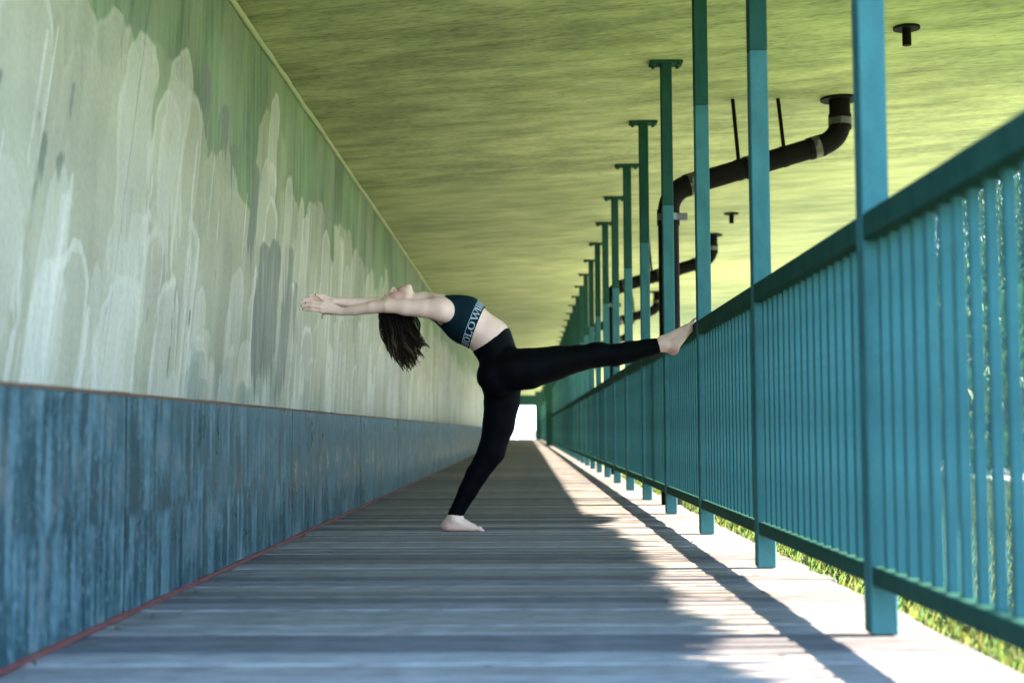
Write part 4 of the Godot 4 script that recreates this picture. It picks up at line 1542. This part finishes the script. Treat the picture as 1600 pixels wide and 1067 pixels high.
	var trousers := func(p: Vector3, f: float) -> float:
		var rel := p - wa
		var front := clampf(rel.dot(w_dir) / 0.1, -1.0, 1.0)
		var cut := rel.dot(w_n) - 0.012 * front * front
		var d := f - 0.0045
		# creases at knee, ankle and hip
		var c1 := exp(-(p - hem1).length_squared() / 0.0025)
		d -= 0.0035 * c1 * sin((p - hem1).dot(hem1_n) * 260.0 + p.x * 30.0)
		d -= 0.0012 * fold.get_noise_3d(p.x * 14.0, p.y * 14.0, p.z * 9.0)
		var a := (p - hem1).dot(hem1_n)
		if a > 0.06 or (p - hem1).length() > 0.3:
			a = minf(a, -0.01) if p.y > 0.2 else a
		var b := (p - hem2).dot(hem2_n)
		if p.x < hem2.x - 0.2:
			b = -0.2
		return maxf(maxf(d, cut), maxf(a, b))
	var leg_mb := MB.new()
	var black := func(_p: Vector3) -> Color: return Color(1, 1, 1)
	var lb := aabb_of([pp(690, 508, -0.22), pp(1040, 820, 0.22)], 0.01)
	net(leg_mb, lb.position, lb.end, 0.008, cloth, trousers, [], black)
	var weave := gray_tex(256, 256, noise_bytes(256, 256, 0.2, 90, 1, 1, 2))
	var lg := mat(Color(0.0018, 0.0022, 0.003), 0.6)
	lg.metallic_specular = 0.14
	lg.uv1_triplanar = true
	lg.uv1_scale = Vector3.ONE * 6.0
	print("leg ", Time.get_ticks_msec())
	part("leggings", leg_mb.mesh(), lg, who)
	# ---- sports top
	var top_bones := PackedInt32Array(range(torso_end))
	var b_front := pp(759, 478)
	var b_back := pp(734, 542)
	var b_dir := (b_front - b_back).normalized()
	var b_n := Vector3(b_dir.y, -b_dir.x, 0)                 # towards the hips
	if b_n.dot(pp(785, 572) - b_front) < 0:
		b_n = -b_n
	var bc := (b_front + b_back) * 0.5
	var arm_c := pp(686, 486)
	var top := func(p: Vector3, f: float) -> float:
		var d := f - 0.0055
		var cut := (p - bc).dot(b_n)
		# arm holes: wide tubes across; neck: behind a slanting plane
		var q := p - arm_c
		var hole := 0.069 - Vector2(q.x * 0.98, q.y * 0.86).length()
		var side := absf(p.z - arm_c.z) - 0.052
		var arm := minf(hole, side)
		var neck := (pp(690, 478).x - p.x) if p.y > arm_c.y - 0.02 else (pp(674, 478).x - p.x)
		return maxf(maxf(d, cut), maxf(arm, neck))
	var top_mb := MB.new()
	var tbx := aabb_of([pp(680, 455, -0.2), pp(766, 548, 0.2)], 0.01)
	net(top_mb, tbx.position, tbx.end, 0.005, top_bones, top, [], black)
	var tm := mat(Color(0.0055, 0.0165, 0.022), 0.6)
	tm.metallic_specular = 0.12
	print("top ", Time.get_ticks_msec())
	var top_part := part("sports_top", top_mb.mesh(), tm, who)
	# ---- printed band: a dark strip with pale lettering that lies on the cloth
	var shell := func(th: float, along: float, lift: float) -> Vector3:
		# th: angle about the body's axis from the back (0) over the camera side to the front (PI)
		var dir := (-b_dir * cos(th) + Vector3(0, 0, 1) * sin(th)).normalized()
		var o := bc - b_n * along
		var lo := 0.0
		var hi := 0.3
		for k in 18:
			var m := (lo + hi) * 0.5
			if field(o + dir * m, top_bones) - 0.0055 > lift:
				hi = m
			else:
				lo = m
		return o + dir * hi
	var print_mat := mat(Color(0.42, 0.5, 0.53), 0.7)
	var ink := MB.new()
	var bar := func(t0: float, t1: float, a0: float, a1: float, n: int, slant: float) -> void:
		for k in n:
			var ta := lerpf(t0, t1, float(k) / n)
			var tb2 := lerpf(t0, t1, float(k + 1) / n)
			var p0: Vector3 = shell.call(ta, a0, 0.0012)
			var p1: Vector3 = shell.call(tb2, a0, 0.0012)
			var p2: Vector3 = shell.call(tb2 + slant, a1, 0.0012)
			var p3: Vector3 = shell.call(ta + slant, a1, 0.0012)
			ink.quad(p0, p1, p2, p3, (p0 + p2) * 0.5 - bc)
	for k in 7:
		bar.call(2.12 + k * 0.125, 2.175 + k * 0.125, 0.006, 0.038, 1, -0.06)
	for k in 8:
		bar.call(0.25 - k * 0.16, 0.29 - k * 0.16, 0.006, 0.038, 1, 0.0)
	bar.call(0.2, 3.0, 0.0405, 0.0425, 30, 0.0)
	var font := SystemFont.new()
	font.font_names = PackedStringArray(["Droid Serif"])
	var tmesh := TextMesh.new()
	tmesh.text = "HOLOW"
	tmesh.font = font
	tmesh.font_size = 64
	tmesh.pixel_size = 0.01
	tmesh.depth = 0.0
	var ta := tmesh.surface_get_arrays(0)
	var tv: PackedVector3Array = ta[Mesh.ARRAY_VERTEX]
	var ti = ta[Mesh.ARRAY_INDEX]
	var tlo := tv[0]
	var thi := tv[0]
	for p in tv:
		tlo = tlo.min(p)
		thi = thi.max(p)
	var off := ink.v.size()
	for p in tv:
		var u := (p.x - tlo.x) / (thi.x - tlo.x)
		var v := (p.y - tlo.y) / (thi.y - tlo.y)
		var q: Vector3 = shell.call(0.36 + u * 1.72, 0.006 + v * 0.032, 0.0012)
		ink.vert(q, (q - bc).normalized())
	if ti == null or ti.size() == 0:
		ti = PackedInt32Array(range(tv.size()))
	for k in range(0, ti.size(), 3):
		ink.tri_i(off + ti[k], off + ti[k + 1], off + ti[k + 2], ink.n[off + ti[k]])
	part("printed_band", ink.mesh(), print_mat, top_part)
	# ---- hair: a cap behind the hairline and hanging locks
	var hair := MB.new()
	var cap_bones := PackedInt32Array([])
	for i in B_a.size():
		if B_a[i].is_equal_approx(hd.call(0.032, -0.03)):
			cap_bones.append(i)
	var cap := func(p: Vector3, f: float) -> float:
		var q := p - O
		var d := f - 0.011
		var line := q.dot(F) - 0.045 - 0.35 * (q.dot(C) - 0.06)
		var ear := (-q.dot(C) - 0.045)
		return maxf(maxf(d, line), ear)
	var hair_dark := func(p: Vector3) -> Color: return Color(0.006, 0.0045, 0.004)
	net(hair, head_box.position - Vector3.ONE * 0.03, head_box.end + Vector3.ONE * 0.03, 0.006, cap_bones, cap, [], hair_dark)
	var r := RandomNumberGenerator.new()
	r.seed = 63
	# how far down the hair reaches for a given photo column
	var reach := func(x: float) -> float:
		var pts := [[585.0, 512.0], [592.0, 524.0], [600.0, 540.0], [608.0, 556.0], [620.0, 563.0], [632.0, 578.0], [644.0, 576.0], [652.0, 564.0], [660.0, 556.0], [668.0, 546.0], [677.0, 528.0]]
		for k in pts.size() - 1:
			if x <= pts[k + 1][0]:
				return lerpf(pts[k][1], pts[k + 1][1], clampf((x - pts[k][0]) / (pts[k + 1][0] - pts[k][0]), 0, 1))
		return 520.0
	for k in 110:
		var th := r.randf_range(0.0, TAU)
		var up := r.randf_range(-0.35, 1.0)
		# a lock roots on the back or top of the skull
		var dirv := (C * up * 1.1 - F * r.randf_range(-0.35, 1.0) + Z * cos(th) * 1.1).normalized()
		var crown: Vector3 = hd.call(0.032, -0.01)
		var root := crown + dirv * Vector3(0.088, 0.088, 0.078)
		var px_root := 626.0 + (root.x - O.x) * 300.0
		var x_tip := clampf(lerpf(px_root + 6.0, r.randf_range(589.0, 686.0), 0.68), 590.0, 676.0)
		var y_tip: float = reach.call(x_tip) - absf(r.randfn()) * 12.0
		if k % 4 == 0:
			y_tip = reach.call(x_tip) + r.randf_range(-1.0, 4.0)
		var zt := clampf((root.z - O.z) * 0.95 + r.randfn() * 0.015, -0.09, 0.09)
		var tip := pp(x_tip, y_tip, zt)
		if tip.y > root.y - 0.03:
			tip.y = root.y - 0.05
		var out := (root - crown).normalized()
		var mid1 := root.lerp(tip, 0.33) + Vector3(out.x * 0.6, 0, out.z) * 0.03
		var mid2 := root.lerp(tip, 0.7) + Vector3(r.randfn() * 0.008, 0, r.randfn() * 0.01)
		var wave := 1.0 if x_tip > 632.0 else 0.5
		var wph := r.randf() * TAU
		var amp := r.randf_range(0.008, 0.016) * wave
		var turns := r.randf_range(9.0, 13.0)
		var light := r.randf() < 0.28
		var spread := r.randf_range(0.007, 0.013)
		for m in 13:
			var path := PackedVector3Array()
			var rad := PackedFloat32Array()
			var ofs := Vector3(r.randfn(), r.randfn() * 0.3, r.randfn()) * spread
			var end := r.randf_range(0.86, 1.06)
			var r0 := r.randf_range(0.0014, 0.0030)
			for j in 13:
				var t := j / 12.0
				var te := t * end
				var a := root.lerp(mid1, te)
				var b := mid1.lerp(mid2, te)
				var c := mid2.lerp(tip, te)
				var p := a.lerp(b, te).lerp(b.lerp(c, te), te)
				p += Vector3(sin(wph + te * turns), 0, cos(wph + te * turns)) * amp * minf(1.0, te * 1.6)
				p += ofs * (0.75 + 0.35 * sin(te * 3.0) - 0.75 * te * te)
				path.append(p)
				rad.append(r0 * (1.0 - 0.85 * pow(t, 3.0)))
			var s0 := hair.v.size()
			hair.tube(path, rad, 4, false)
			var tipc := (Color(0.13, 0.09, 0.055) if light else Color(0.028, 0.017, 0.011)) * r.randf_range(0.6, 1.3)
			for j in range(s0, hair.v.size()):
				var t := clampf(float((j - s0) / 5) / 12.0, 0, 1)
				hair.c[j] = Color(0.007, 0.005, 0.0042).lerp(tipc, pow(t, 2.0))
	var hm := mat(Color(1, 1, 1), 0.45)
	hm.metallic_specular = 0.18
	hm.vertex_color_use_as_albedo = true
	part("hair", hair.mesh(), hm, who)
	# ---- eyelashes, brows
	var face := MB.new()
	face.color = Color(0.02, 0.014, 0.011)
	for s in [-1.0, 1.0]:
		var a := PackedVector3Array()
		var b := PackedVector3Array()
		var ra := PackedFloat32Array()
		for j in 7:
			var t := j / 6.0 - 0.5
			a.append(hd.call(0.0125, 0.0865 - 0.05 * t * t, s * (0.031 + t * 0.024)))
			b.append(hd.call(0.037 - 0.02 * t * t, 0.0945 - 0.10 * t * t, s * (0.031 + t * 0.036)))
			ra.append(0.0018)
		face.tube(a, ra, 5)
		face.tube(b, ra, 5)
	part("lashes", face.mesh(), hm, who)
	# ---- thin bracelet near the elbow
	var ring := MB.new()
	var axis := (pp(634, 480, 0.13) - el_n).normalized()
	var cc := el_n + axis * -0.012 + Vector3(0, 0, 0)
	var u := axis.cross(Vector3.UP).normalized()
	var v := u.cross(axis)
	var rp := PackedVector3Array()
	var rr := PackedFloat32Array()
	for j in 33:
		var a := TAU * j / 32.0
		rp.append(cc + (u * cos(a) + v * sin(a)) * 0.0375 + axis * 0.004 * sin(a))
		rr.append(0.0017)
	ring.tube(rp, rr, 6, false)
	part("bracelet", ring.mesh(), M.gold, who)
